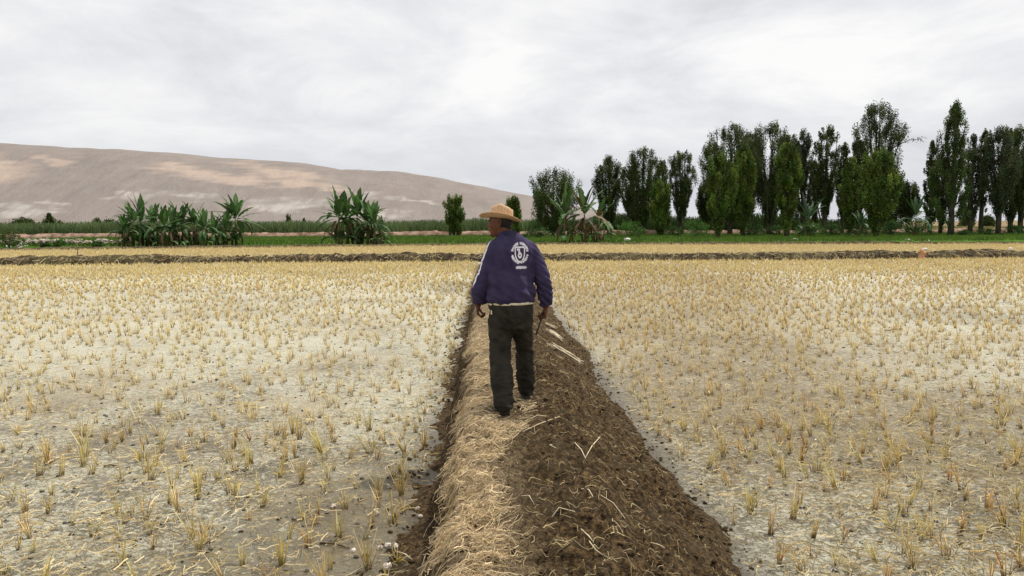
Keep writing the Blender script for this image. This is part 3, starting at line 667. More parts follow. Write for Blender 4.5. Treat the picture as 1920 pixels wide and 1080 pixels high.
for i, (px, tp2, bt, wd, Y, lb) in enumerate([
 (1347, 285, 447, 58, 96, 'light green young tree in front of the big double-topped poplar'),
 (1392, 272, 446, 46, 104, 'tall light green young tree beside the dense dark mass'),
 (1474, 266, 448, 50, 98, 'light green young tree in front of the flat-topped poplar'),
 (1592, 294, 446, 38, 104, 'small light green tree left of the bushy one'),
 (1643, 276, 450, 70, 94, 'largest bushy light green tree under the tall poplar with the bough'),
 (1238, 335, 442, 44, 108, 'low light green tree filling the foot of the forked dark tree')]):
    make_tree(px, tp2, bt, wd, Y, 'oval', 'light', lb, name='young_tree', group=g2, crown0=0.05, seed=50 + i, dense=1.15, leaf=0.2)
make_tree(852, 363, 437, 30, 120, 'block', 'light', 'small squat column-shaped tree left of the man against the hill', name='column_tree', crown0=0.03, seed=70, dense=1.3, leaf=0.18)
make_tree(963, 367, 436, 25, 122, 'block', 'light', 'small column-shaped tree seen just behind the straw hat', name='column_tree', crown0=0.03, seed=71, dense=1.3, leaf=0.18)

# bushes: at the foot of the row, distant ones on the hedge line
def bush(px, py, wpx, hpx, Y, shade, label, seed, name='bush', group=None, zoff=0.0, leaf=0.16):
    rs = np.random.default_rng(seed); b = W(px, py, Y); b.z = zoff
    rx = wpx / FOC * Y / 2; h = hpx / FOC * Y
    root = empty(name, b); tag(root, label, 'bush', group)
    bm = bmesh.new()
    for k in range(5):
        a = rs.uniform(0, 6.28); tube(bm, [(0, 0, 0), (math.cos(a) * rx * .3, math.sin(a) * rx * .3, h * .4), (math.cos(a) * rx * .6, math.sin(a) * rx * .6, h * .75)], [0.05, 0.035, 0.01], 5)
    bm_obj('stem', bm, M['bark'], root)
    n = int(500 + 900 * min(2.5, rx * h / 3)); nc = max(10, n // 40)
    P, Cc = [], []
    for c in range(nc):
        a = rs.uniform(0, 6.28); t = rs.uniform(0, 1); r = rx * math.sqrt(rs.uniform(0, 1)) * math.sqrt(max(0.05, 1 - t * t * .9))
        cpt = np.array([math.cos(a) * r, math.sin(a) * r * .7, h * (0.08 + 0.8 * t)]); P.append(cpt + rs.normal(0, 1, (40, 3)) * [rx * .13, rx * .13, h * .1]); Cc.append(np.repeat((np.array(GREEN[shade]) * rs.uniform(.55, 1.5))[None], 40, 0))
    V, F, cc = leaf_quads(np.concatenate(P), leaf * (Y / 110) ** .5, rs, np.concatenate(Cc), .3)
    V[:, 2] = np.maximum(V[:, 2], -0.02)
    link('foliage', arr_mesh('foliage', V, F, cc), M['leaf'], root)
BU = [(1010, 440, 60, 22, 'bush', 'low green bush at the foot of the round-topped tree'), (1180, 442, 60, 32, 'bright', 'bright green bush between the banana and the forked tree'), (1262, 443, 50, 20, 'bush', 'low bush under the open-stemmed tree'),
 (1305, 444, 64, 34, 'bright', 'bright green bush in the first big gap of the row'), (1408, 446, 60, 26, 'bush', 'green bush at the foot of the dense poplar mass'), (1455, 446, 50, 20, 'bush', 'low bush under the flat-topped poplar'),
 (1520, 449, 60, 28, 'bright', 'bright green bush under the greyish slim poplar'), (1560, 450, 60, 24, 'bush', 'bush under the square-topped poplar'), (1612, 451, 50, 28, 'bush', 'bush left of the largest light green tree'), 
 (1672, 452, 50, 30, 'bush', 'bush right of the largest light green tree'), (1722, 453, 60, 34, 'bright', 'large leafy bright bush under the short bare-stemmed poplar'), (1808, 455, 36, 12, 'bush', 'tiny low bush between the right-hand trunks'),
 (1850, 456, 50, 14, 'bright', 'flat low bush before the grey-green poplar'), (1905, 458, 60, 18, 'bush', 'low bush at the right border of the view')]
for i, (px, py, wd, h, s, lb) in enumerate(BU): bush(px, py, wd, h, 100 + (i * 37 % 11), s, lb, 300 + i, group='bushes at the foot of the poplar row')
FB = [(45, 423, 60, 16, 'dark', 'distant dark shrub at the left end of the green hedge'), (94, 420, 16, 24, 'dark', 'distant narrow dark shrub rising over the hedge'), (98, 424, 50, 14, 'mid', 'distant flat green shrub on the hedge line'), (92 + 0, 430, 1, 1, 'dark', None),
 (150, 428, 20, 10, 'dark', None), (182, 424, 22, 14, 'dark', 'distant small shrub left of the banana row'), (205, 424, 30, 12, 'mid', 'distant shrub half behind the first banana leaves'), (541, 421, 14, 18, 'dark', 'distant small conical tree between the two banana clumps'), (570, 421, 9, 12, 'dark', 'tiny distant shrub right of the conical one'),
 (1812, 428, 30, 14, 'mid', 'far shrub seen between trunks left of the bare straight trunk'), (1852, 428, 30, 12, 'dark', 'far shrub seen right of the bare straight trunk')]
for i, (px, py, wd, h, s, lb) in enumerate(FB):
    if lb: bush(px, py + 10, wd, h + 10, 230, s, lb, 400 + i, name='distant_shrub', group='distant shrubs on the hedge line', leaf=0.3)
bush(18, 466, 60, 34, 74, 'dark', 'dark olive bush at the left border beyond the golden field', 500)
bush(112, 463, 28, 15, 74, 'bright', 'rounded bright green shrub beside the pale rubble', 501)
bush(182, 463, 22, 12, 74, 'bright', 'low green shrub between the rubble and the banana row', 502)
bush(83, 461, 20, 10, 76, 'bush', 'small dull green shrub in the middle of the rubble', 503)

# ------------------------------------------------------------------ cane hedge and grass
def reed_band(name, label, pts, dx, depth, h0, h1, n, rs, wid, c0, c1, zb=0.0, cat='reeds'):
    P = [W(x, 430, Y) for x, Y in pts]; xs = np.array([p.x for p in P]); ys = np.array([p.y for p in P])
    x = rs.uniform(xs.min(), xs.max(), n); y = np.interp(x, xs, ys) + rs.uniform(0, depth, n)
    H = (h0 + (h1 - h0) * fbm(x * 0.08, y * 0, 600, 4)) * rs.uniform(0.6, 1.05, n)
    a = rs.uniform(0, 6.28, n); k = 4; t = np.linspace(0, 1, k)[None]
    bend = rs.uniform(0.05, 0.45, n)[:, None]
    C = np.stack([x[:, None] + np.cos(a)[:, None] * bend * t ** 2 * H[:, None], y[:, None] + np.sin(a)[:, None] * bend * t ** 2 * H[:, None], zb + H[:, None] * (t - .25 * bend * t ** 3)], 2)
    s = rs.uniform(0, 3.14, n); V, F = ribbons(C, wid * (1 - .7 * t) * rs.uniform(.6, 1.3, n)[:, None], np.stack([np.cos(s), np.sin(s), 0 * s], 1))
    f = np.clip(fbm(x * 0.25, y * .5, 611, 3) + rs.normal(0, .12, n), 0, 1)[:, None]
    c = np.repeat(np.array(c0) * (1 - f) + np.array(c1) * f, 2 * k, 0)
    o = link(name, arr_mesh(name, V, F, c), M['leaf']); tag(o, label, cat, kind='stuff')
reed_band('cane_field', 'tall green cane growing as one even band below the hill', [(-350, 150), (0, 150), (480, 150), (760, 146), (1010, 140), (1100, 138)], 0, 14, 2.0, 3.6, 26000, rng, 0.17, (0.055, 0.085, 0.034), (0.17, 0.24, 0.095))
reed_band('undergrowth', 'tangled green undergrowth behind the poplar row', [(1000, 132), (1500, 136), (1700, 134)], 0, 12, 1.8, 4.6, 12000, rng, 0.2, (0.022, 0.036, 0.013), (0.065, 0.12, 0.03))
reed_band('green_rice', 'bright green young rice in the strip before the banana plants', [(-300, 78), (0, 77), (900, 78), (2300, 78)], 0, 46, 0.25, 0.42, 42000, rng, 0.12, (0.055, 0.11, 0.018), (0.14, 0.22, 0.035), cat='rice')
reed_band('dry_grass', 'dry yellowish grass under the far right-hand trunks', [(1680, 150), (2100, 150)], 0, 60, 0.5, 1.0, 6000, rng, 0.3, (0.22, 0.19, 0.08), (0.20, 0.22, 0.07), cat='grass')
# low earth bank behind the green paddy
B3 = ([-200, 200], [128, 120]); B3 = (np.array(B3[0], float), np.array(B3[1], float))
M['redbund'] = simple_noise_mat('reddish_bank', (0.10, 0.06, 0.04), (0.36, 0.25, 0.19), 0.9)
bund('paddy_bank', B3, 0.75, 3, 70, 'reddish low earth bank between green paddy and cane', M['redbund'], -200, 200, 700)

# ------------------------------------------------------------------ banana plants
def banana(px, bot, top, Y, label, group, seed, nleaf=9, dead=3, spread=1.0, brown=0.0, low=0.0, c=(0.044, 0.086, 0.026)):
    rs = np.random.default_rng(seed); b = W(px, bot, Y); b.z = max(b.z, 0) * 0 + 0.02
    H = W(px, top, Y).z - b.z
    root = empty('banana_plant', b); tag(root, label, 'banana plant', group)
    sh = H * rs.uniform(0.42, 0.5); lx = rs.normal(0, .08)
    bm = bmesh.new()
    tube(bm, [(0, 0, -.05), (lx * .2, 0, sh * .35), (lx * .5, 0, sh * .7), (lx, 0, sh * 1.08)], [0.15, .13, .105, .06], 9)
    for sx_, sy_ in ((.24, .1), (-.3, -.1), (.5, -.15)):
        if rs.uniform() < .65: tube(bm, [(sx_, sy_, -.05), (sx_ * 1.3, sy_, sh * .35), (sx_ * 1.4, sy_, sh * .7)], [0.10, .085, .03], 7)
    bm_obj('pseudostem', bm, M['pseudostem'], root)
    def leaves(n, kind):
        Vs, Fs, Cs, o_ = [], [], [], 0
        for i in range(n):
            az = 2 * math.pi * (i * 0.382 + rs.uniform(-.06, .06)) + seed
            Ln = H * rs.uniform(.48, .66) * spread; k = 14; t = np.linspace(0, 1, k)
            if kind == 'low': Ln *= .62; el = R(rs.uniform(25, 80)); dr = rs.uniform(.8, 1.8)
            elif kind == 'live': el = R(rs.uniform(-10, 84) if i > 3 else rs.uniform(70, 88)) - R(low); dr = rs.uniform(.5, 1.5) * (1.35 - el / 1.57)
            else: el = R(rs.uniform(-30, 10)); dr = rs.uniform(1.2, 1.8)
            ang = el - dr * t ** 1.3
            if kind == 'dead': ang = np.maximum(ang, R(-88))
            ds = Ln / (k - 1); rad = np.cumsum(np.cos(ang)) * ds; z = np.cumsum(np.sin(ang)) * ds + sh * 1.02
            if kind == 'low': z -= sh * .85; rad += .25
            if kind == 'dead': rad *= .75; z -= rs.uniform(0, .3) * sh
            z = np.maximum(z, 0.05)
            mid = np.stack([rad * math.cos(az) + lx, rad * math.sin(az), z], 1)
            wd = (0.20 if kind != 'dead' else .11) * (H / 4) * 1.4 * np.clip(np.interp(t, [0, .1, .2, .5, .85, 1], [.08, .1, .8, 1, .5, .02]), 0, 1) 
            tear = np.where(rs.uniform(0, 1, k) < .3, .55, 1.0); wl = wd * tear; wr = wd * np.where(rs.uniform(0, 1, k) < .3, .55, 1.0)
            sdv = np.array([-math.sin(az), math.cos(az), 0]); upn = np.stack([-np.sin(ang) * math.cos(az), -np.sin(ang) * math.sin(az), np.cos(ang)], 1)
            vf = rs.uniform(-.35, .45)
            Lp = mid + sdv * wl[:, None] + upn * (wl * vf)[:, None]; Rp = mid - sdv * wr[:, None] + upn * (wr * vf)[:, None]
            V = np.stack([Lp, mid, Rp], 1).reshape(-1, 3); q = np.arange(k - 1) * 3
            F = np.concatenate([np.stack([q, q + 1, q + 4, q + 3], 1), np.stack([q + 1, q + 2, q + 5, q + 4], 1)])
            if kind != 'dead':
                cc = np.array(c) * rs.uniform(.6, 1.7); cc = cc if rs.uniform() > brown else np.array((.13, .08, .035)) * rs.uniform(.6, 1.3)
                C = np.repeat(cc[None], 3 * k, 0); C[1::3] *= 1.8
            else: C = np.repeat((np.array((.11, .07, .034)) * rs.uniform(.5, 1.5))[None], 3 * k, 0)
            Vs.append(V); Fs.append(F + o_); Cs.append(C); o_ += len(V)
        return np.concatenate(Vs), np.concatenate(Fs), np.concatenate(Cs)
    V, F, C = leaves(nleaf, 'live'); V2, F2, C2 = leaves(8, 'low'); V, F, C = np.concatenate([V, V2]), np.concatenate([F, F2 + len(V)]), np.concatenate([C, C2]); link('leaves', arr_mesh('leaves', V, F, C, False), M['banana'], root)
    if dead: V, F, C = leaves(dead, 'dead'); link('dead_leaves', arr_mesh('dead_leaves', V, F, C, False), M['banana'], root)
gl = 'banana plants in the long clump on the left'
LB = [(232, 400, 'low outermost banana plant on the left end of the long clump'), (250, 378, 'banana plant with long raised leaves near the left end of the long clump'), (268, 372, 'banana plant holding one leaf straight up, third of the long clump'), (290, 385, 'bushy banana plant behind the third, long clump'), (309, 384, 'banana plant with brown hanging skirt, long clump'),
 (326, 392, 'banana plant just left of the middle of the long clump'), (346, 380, 'banana plant in the middle of the long clump with spiky top'), (366, 384, 'banana plant right of the middle of the long clump'), (384, 398, 'short banana plant beside the gap of the long clump'), (403, 398, 'short banana plant on the right of the gap, long clump'), (420, 392, 'banana plant leaning against the tallest, long clump'), (443, 366, 'tallest banana plant at the right end of the long clump')]
for i, (px, tp2, lb) in enumerate(LB): banana(px, 462, tp2, 73.5 + (i * 5 % 4), lb, gl, 20 + i, 18 if tp2 < 375 else 17, 5)
gm = 'banana plants in the compact middle clump'
for i, (px, tp2, lb) in enumerate([(636, 362, 'banana plant with fan of raised leaves at the left of the middle clump'), (652, 368, 'banana plant second from the left in the middle clump'), (670, 358, 'tallest banana plant at the heart of the middle clump'), (690, 368, 'banana plant with upright leaves right of the tallest, middle clump'), (703, 384, 'shorter banana plant in the right half of the middle clump'), (714, 408, 'lowest banana plant on the right edge of the middle clump')]):
    banana(px, 459, tp2, 75 + (i * 3 % 4), lb, gm, 41 + i, 17, 4)
gr_ = 'banana plants before the dark trees'
banana(1058, 452, 352, 79, 'separate banana plant with pale arching leaves and reddish stem before the round dark tree', gr_, 61, 14, 2, .92, 0, 0, (0.052, 0.088, 0.03))
banana(1098, 452, 352, 80, 'ragged banana plant with many brown dead leaves, before the dark oval tree', gr_, 62, 13, 7, 1.0, .15, 0, (0.05, 0.08, 0.028))
banana(1120, 452, 366, 82, 'drooping half-dry banana plant, rightmost of the three before the dark trees', gr_, 63, 12, 6, 1.0, .22, 15)
gq = 'dark banana plants growing among the poplar trunks'
for i, (px, tp2, lb) in enumerate([(1515, 378, 'dark banana plant between the slim poplars'), (1612, 398, 'dark banana plant left of the largest light green tree'), (1716, 376, 'wide-leaved dark banana plant left of the spire poplar')]):
    banana(px, 452, tp2, 98, lb, gq, 70 + i, 10, 3, 1.25, 0, 0, (0.03, 0.055, 0.022))

# ------------------------------------------------------------------ rubble, stones, stake
M['stone'] = simple_noise_mat('pale_stone', (0.42, 0.38, 0.33), (0.75, 0.72, 0.66), 4)
M['rub'] = simple_noise_mat('rubble_pale', (0.09, 0.07, 0.05), (0.50, 0.43, 0.35), 1.6)
n = 300; qx_ = rs.uniform(0, 250, n) ** 1.0; xx = []; yy = []
for a in qx_:
    p = W(a - 10, 460, rs.uniform(75, 82)); xx.append(p.x); yy.append(p.y)
lumps('rubble', 'heap of pale stones and dry brush beyond the golden field', 'rubble', np.array(xx), np.array(yy), lambda a, b: 0.15 + 0.45 * float(fbm(np.array([a * .4]), np.array([b * .4]), 5)[0]), 0.07, 0.42, M['rub'], rs)
ST = [(76, 497, None, 'white lump lying at the foot of the dark bund'), (15, 462, 76, 'pale boulder at the left end of the rubble'), (1176, 449, 80, 'pale stone on the low bund right of the banana plants'), (1490, 449, 82, 'white stone on the low bund below the dense poplar mass'), (1703, 451, 80, 'white stone on the low bund below the short poplar'), (1743, 453, 80, 'brightest white stone on the low bund left of the spire poplar'), (1843, 454, 80, 'white stone on the low bund under the bare trunk'), (1734, 467, 43, 'small white stone on top of the dark bund near the orange patch'), (1895, 466, 44, 'small white stone on the dark bund at the right end')]
for i, (px, py, Y, lb) in enumerate(ST):
    s = (0.24 if (Y or 0) > 60 else 0.12) * random.uniform(.8, 1.2)
    p = G(px, py) if Y is None else W(px, py, Y)
    o = link('white_stone', lump_mesh('white_stone', i * 5.1, (s * 1.3, s, s * .7), .3), M['stone'], loc=p); tag(o, lb, 'stone', 'white stones on the bunds')
M['orange'] = simple_noise_mat('orange_clay', (0.40, 0.17, 0.08), (0.62, 0.34, 0.18), 3)
p = W(1730, 479, 40.6); bm = bmesh.new()
for k in range(4): ball(bm, (random.uniform(-.09, .09), random.uniform(-.06, .06), -.18 + k * .13), (.15 - .02 * k, .12, .11))
me = remeshed(bm, .03, 2); displace(me, lambda q: .05 * mnoise.noise(q * 9)); o = link('clay_lump', me, M['orange'], loc=p); tag(o, 'orange clay slump on the face of the dark bund at right', 'clay')
M['wood'] = simple_noise_mat('weathered_wood', (0.10, 0.07, 0.045), (0.25, 0.18, 0.12), 6)
p = G(110, 486); p.y += 2.2; bm = bmesh.new(); h = .75 + .3
tube(bm, [(0, 0, -.2), (.01, 0, .5), (-.015, 0, h)], [.035, .03, .025], 7); o = bm_obj('wooden_stake', bm, M['wood']); o.location = (p.x, p.y, 0); tag(o, 'thin wooden stake standing upright in the golden field at left', 'stake')
M['log'] = simple_noise_mat('bleached_log', (0.40, 0.35, 0.29), (0.62, 0.56, 0.48), 3)
for i, (a, b, r, lb) in enumerate([((30, 464), (58, 449), .14, 'long bleached branch propped diagonally in the rubble'), ((34, 466), (52, 461), .10, 'short bleached branch lying at the foot of the rubble')]):
    p, q_ = W(*a, 74), W(*b, 75.5); bm = bmesh.new(); mdl = (p + q_) / 2 + Vector((0, 0, .1)); tube(bm, [p - p, mdl - p, q_ - p], [r, r * .8, r * .4], 8)
    tube(bm, [mdl - p, mdl - p + Vector((.5, 0, .35))], [r * .5, r * .2], 6); o = bm_obj('branch', bm, M['log']); o.location = p; tag(o, lb, 'branch')
#MARK_NEAR
# ------------------------------------------------------------------ snail shells and twigs by the bank
def shell_mesh():
    bm = bmesh.new(); k = 46; seg = 12; rings = []
    for i in range(k):
        t = i / (k - 1); th = t * 2 * math.pi * 2.6; g = math.exp(1.75 * (t - 1)); r = .55 * g; c = Vector((math.cos(th) * .62 * g, math.sin(th) * .62 * g, 1.0 * (1 - g) * 0.95))
        rad = Vector((math.cos(th), math.sin(th), 0))
        rings.append([bm.verts.new(c + (rad * math.cos(q) + Vector((0, 0, 1)) * math.sin(q) * 1.15) * r) for q in [2 * math.pi * j / seg for j in range(seg)]])
    for a, b in zip(rings, rings[1:]):
        for j in range(seg): bm.faces.new((a[j], a[(j + 1) % seg], b[(j + 1) % seg], b[j]))
    bm.faces.new(rings[0][::-1])
    lp = rings[-1]; ce = bm.verts.new(sum((v.co for v in lp), Vector()) / seg - Vector((-math.sin(0), .3, 0)) * 0.4)
    for j in range(seg): bm.faces.new((lp[j], lp[(j + 1) % seg], ce))
    bmesh.ops.recalc_face_normals(bm, faces=bm.faces)
    me = bpy.data.meshes.new('snail_shell'); bm.to_mesh(me); bm.free(); me.polygons.foreach_set('use_smooth', [True] * len(me.polygons)); return me
sm = shell_mesh(); M['shell'] = simple_noise_mat('snail_shell', (0.16, 0.11, 0.085), (0.66, 0.58, 0.50), 1.3, .5, .4, .1, .002, 'obj', .38, .5); sm.materials.append(M['shell'])
SH = [((704, 964), .030, 'white snail shell, upper left of the close pair on the wet mud'), ((697, 979), .026, 'white snail shell with dark hole, lower of the close pair'), ((731, 970), .026, 'white capped snail shell lying alone right of the close pair'), ((784, 957), .027, 'snail shell with dark mouth beside the bank foot, topmost'), ((788, 969), .023, 'narrow white snail shell just under the topmost one'), ((664, 1036), .032, 'brownish snail shell lying alone furthest from the bank'), ((712, 1028), .024, 'dark-bottomed snail shell left in the muddy straw heap'), ((727, 1024), .027, 'white snail shell in the middle of the muddy straw heap'), ((741, 1026), .024, 'pinkish snail shell right in the muddy straw heap'), ((725, 1066), .033, 'large pinkish snail shell nearest the bottom border'), ((625, 953), .030, 'brown muddy snail shell half sunk left of the close pair'), ((727, 914), .024, 'greyish snail shell under a fallen stalk, above the others'), ((547, 888), .026, 'dark muddy snail shell far left under bent stalks')]
for i, ((px, py), s, lb) in enumerate(SH):
    p = G(px, py); o = link('snail_shell', sm, None, loc=(p.x, p.y, field_z(p.x, p.y) + s * .28)); s *= .85; o.scale = (s, s, s); o.rotation_euler = (random.uniform(-1.3, 1.3), random.uniform(-1, 1), random.uniform(0, 6.28)); tag(o, lb, 'snail shell', 'snail shells on the wet mud')
M['twig'] = simple_noise_mat('dark_twig', (0.05, 0.03, 0.02), (0.13, 0.09, 0.05), 25)
M['stalk'] = simple_noise_mat('pale_stalk', (0.50, 0.40, 0.24), (0.75, 0.65, 0.45), 12)
def stick(name, pts, r, m, label, cat, group=None):
    bm = bmesh.new(); o0 = Vector(pts[0]); r *= .45 if m is M['stalk'] else 1; tube(bm, [Vector(p) - o0 for p in pts], [r, r * 1.05, r * .8, r * .5][:len(pts)] if len(pts) <= 4 else [r] * len(pts), 7); o = bm_obj(name, bm, m); o.location = o0; return tag(o, label, cat, group)
def onf(px, py, lift=.008): p = G(px, py); return Vector((p.x, p.y, float(field_z(p.x, p.y)) + lift))
for (a, b, r, lb) in [((195, 876), (222, 875), .008, 'dark twig lying level on the mud in the left field'), ((51, 849), (63, 838), .006, 'short dark twig standing slanted at far left'), ((345, 877), (362, 872), .006, 'short dark twig right of the level one'), ((600, 1020), (655, 1028), .006, 'thin dark twig pointing at the lone brownish snail'), ((745, 1036), (775, 1054), .008, 'pale broken stick beside the snail shells'), ((1660, 622), (1690, 618), .008, 'dark twig in the middle of the right field')]:
    p, q_ = onf(*a), onf(*b); stick('twig', [p, (p + q_) / 2 + Vector((0, 0, .012)), q_], r, M['twig'] if 'pale' not in lb else M['stalk'], lb, 'twig', 'twigs lying on the mud')
def onb(px, py, lift=.006):
    d = ray(px, py); lo = 2.0
    for s in np.arange(2.0, 16, .01):
        p = CAM + d * (s / d.y)
        if p.z < float(bank_z(p.x, p.y)): break
    return Vector((p.x, p.y, float(bank_z(p.x, p.y)) + lift))
for pts, r, lb in [([(985, 792), (1008, 783), (1042, 784)], .007, 'bent pale stalk arching on the soil close behind the man'), ([(980, 812), (1010, 800), (1050, 783)], .006, 'long pale stalk fanning beside the bent one behind the man'),
 ([(1035, 836), (1031, 842), (1045, 846)], .006, 'short hooked pale stalk in the middle of the dark slope'), ([(1078, 832), (1090, 850), (1098, 862)], .007, 'forked pale stalk, left arm of the V on the dark slope'), ([(1125, 822), (1110, 845), (1098, 860)], .007, 'forked pale stalk, right arm of the V on the dark slope'),
 ([(978, 932), (992, 936), (1002, 950)], .005, 'short thin stalk left of the centre of the dark slope'), ([(1035, 972), (1048, 958), (1078, 962)], .006, 'looped pale stalk low on the dark slope'), ([(1090, 996), (1104, 1014), (1112, 1020)], .006, 'pale stalk standing slanted low on the slope'), ([(1105, 1020), (1118, 1040), (1130, 1046)], .006, 'pale stalk just below the slanted one'),
 ([(1126, 932), (1150, 950), (1172, 976)], .005, 'long straight stalk running down the right of the slope'), ([(1090, 920), (1104, 926), (1112, 936)], .006, 'thick white stalk above the looped one'), ([(1220, 1020), (1236, 1032), (1246, 1030)], .006, 'curved white stalk near the right foot of the bank')]:
    stick('straw_stalk', [onb(*p) + Vector((0, 0, .012 if i == 1 else 0)) for i, p in enumerate(pts)], r, M['stalk'], lb, 'stalk', 'single stalks lying on the dark soil')
for pts, r, lb in [([(782, 1068), (806, 1052), (832, 1040)], .007, 'white stiff stalk poking off the straw edge, upper of the crossed pair'), ([(786, 1080), (792, 1060), (797, 1042)], .006, 'white stiff stalk crossing the other at the straw edge')]:
    stick('straw_stalk', [W(x, y, 4.05) for x, y in pts], r, M['stalk'], lb, 'stalk', 'single stalks lying on the dark soil')
# crusted straw bundles lying along the slope to the right of the man
M['bundle'] = simple_noise_mat('crusted_straw', (0.42, 0.34, 0.2), (0.80, 0.72, 0.56), 14)
for i, (a, b, r, lb) in enumerate([((1024, 611), (1045, 622), .026, 'small pale crusted straw bundle nearest the hand'), ((1026, 623), (1057, 644), .035, 'middle pale crusted straw bundle on the slope'), ((1030, 650), (1090, 686), .040, 'long pale crusted straw bundle with dark underside on the slope')]):
    p, q_ = onb(*a, .03), onb(*b, .03); bm = bmesh.new(); n_ = 7
    for k in range(9):
        of = Vector((random.uniform(-1, 1), random.uniform(-1, 1), random.uniform(-.3, .8))) * r * .8; e0, e1 = random.uniform(-.05, .12), random.uniform(.85, 1.08)
        pts = [p.lerp(q_, e0 + (e1 - e0) * j / (n_ - 1)) - p + of + Vector((0, 0, .5 * r * mnoise.noise(Vector((j * .7, i, k))))) for j in range(n_)]
        tube(bm, pts, [r * .22 * (1 if 0 < j < n_ - 1 else .4) for j in range(n_)], 6)
    o = bm_obj('straw_bundle', bm, M['bundle']); o.location = p; tag(o, lb, 'straw bundle', 'crusted straw bundles on the slope')

# ------------------------------------------------------------------ the man
S = Vector((W(945, 778, 6.5).x, 6.5, W(945, 778, 6.5).z))
foot_z = S.z
man = empty('person', S); tag(man, 'man in straw hat and purple jacket walking away along the bank, head turned aside', 'person')
M['skin'] = mat('skin', (0.13, 0.058, 0.034), .6, .3); q = NT(M['skin']); q.color(q.ramp(q.noise(q.pos(), 22, 4), [(.3, (.085, .032, .015)), (.7, (.145, .056, .028))]))
M['hair'] = mat('hair', (0.016, 0.014, 0.013), .7, .3)
def cloth(name, c0, c1, sc_, bump=.35):
    m = mat(name, c0, .92, .15); q = NT(m); n_ = q.noise(q.pos(), sc_, 5, .6); f = q.noise(q.pos(), 420, 2, .5); q.color(q.ramp(n_, [(.3, c0), (.7, c1)])); q.bump(q.math('ADD', q.math('MULTIPLY', n_, .6), q.math('MULTIPLY', f, .25)), bump, .01)
    return m
M['jacket'] = cloth('jacket_cloth', (0.031, 0.025, 0.060), (0.060, 0.049, 0.103), 9)
M['trousers'] = cloth('trouser_cloth', (0.018, 0.0165, 0.0135), (0.044, 0.040, 0.031), 8)
M['collar'] = cloth('collar_knit', (0.018, 0.022, 0.05), (0.03, 0.036, 0.07), 20)
M['white'] = mat('white_print', (0.82, 0.78, 0.84), .8, .2); M['cream'] = cloth('cream_shirt', (.62, .55, .38), (.75, .68, .5), 15)
M['shoe'] = cloth('dark_shoe', (0.045, .038, .030), (.15, .125, .095), 18); M['sole'] = mat('shoe_sole', (.05, .04, .032), .8, .2)
def LW(px, py, Y): return W(px, py, Y) - S
# jacket
bm = bmesh.new()
sec = [(566, 958.5, 41, .120, 6.72), (560, 958.5, 43.5, .130, 6.72), (548, 958.5, 44, .135, 6.725), (530, 957.5, 43, .135, 6.73), (505, 957.5, 42.5, .135, 6.735), (482, 958, 43.5, .135, 6.745), (466, 958.5, 43, .130, 6.75), (455, 958, 38, .115, 6.755), (447, 955, 29, .095, 6.755), (440, 952, 19, .078, 6.75), (434, 950, 13.5, .066, 6.745)]
px2m = lambda w_, Y: w_ / FOC * Y
tw = Matrix.Rotation(R(9), 3, 'Z')
ringsv = []
for (py, cx, hw, dp, Y) in sec:
    c = LW(cx, py, Y); rx = px2m(hw, Y); r_ = []
    for j in range(32):
        a = 2 * math.pi * j / 32; ca, sa = math.cos(a), math.sin(a)
        x = rx * math.copysign(abs(ca) ** .85, ca); y = dp * math.copysign(abs(sa) ** .85, sa)
        if 450 < py < 520 and sa < 0: y += .012 * max(0, 1 - abs(ca) * 2.6)      # hollow between the shoulder blades
        v = tw @ Vector((x * (1 / (1 - .02)), y, 0)); r_.append(bm.verts.new(c + v))
    ringsv.append(r_)
for a, b in zip(ringsv, ringsv[1:]):
    for j in range(32): bm.faces.new((a[j], a[(j + 1) % 32], b[(j + 1) % 32], b[j]))
bm.faces.new(ringsv[0]); bm.faces.new(ringsv[-1][::-1])
def limb(bm, spec, seg=18, ell=None, ext0=0):
    tube(bm, [LW(x, y, Y) for x, y, r, Y in spec], [px2m(r, Y) for x, y, r, Y in spec], seg, ell)
limb(bm, [(938, 455, 12, 6.76), (929, 462, 14.5, 6.76), (922, 480, 15.5, 6.755), (916, 500, 16, 6.745), (908, 522, 16.5, 6.73), (903, 540, 16.5, 6.74), (900, 553, 15, 6.76), (899, 560, 13, 6.77), (898.5, 566, 12.5, 6.775)])
limb(bm, [(980, 456, 12, 6.76), (993, 464, 13, 6.765), (1003, 482, 13.5, 6.765), (1012, 504, 14.5, 6.76), (1017.5, 524, 15, 6.76), (1021, 542, 13.8, 6.775), (1023, 556, 11.5, 6.79), (1023.5, 566, 10, 6.80), (1023.5, 570, 9.8, 6.805)])
jk = remeshed(bm, .0075, 5)
def ridged(v): return 1 - abs(v) * 2
def jd(p):
    d = .0035 * mnoise.noise(Vector((p.x * 14, p.y * 14, p.z * 5)))
    arm = abs(p.x - .045) > .17
    # drapes falling from the shoulder blades
    f = mnoise.noise(Vector((p.x * 11 + p.z * 4, p.y * 4, p.z * 2.2 + 3)))
    d += .019 * ridged(f) * (1 if not arm else .5)
    if not arm: d += .013 * ridged(mnoise.noise(Vector((p.x * 6 + p.z * 9, p.y * 4, p.z * 7)))) * max(0, min(1, (1.25 - p.z) * 5))
    if arm:   # slanting folds round the elbows and stacked near the cuffs
        g = mnoise.noise(Vector((p.x * 9, p.y * 9, p.z * 26 + p.x * 22)))
        d += .018 * ridged(g) * min(1, max(.25, (1.38 - p.z) * 2.2))
    hem = p.z - .935
    if not arm and 0 < hem < .10: d += .009 * math.sin(hem / .10 * math.pi) * (1 + .5 * mnoise.noise(Vector((p.x * 30, p.y * 10, 1))))
    if not arm and hem < .005: d -= .004
    return d - .007
displace(jk, jd); jk.polygons.foreach_set('use_smooth', [True] * len(jk.polygons))
jo = link('jacket', jk, M['jacket'], man)
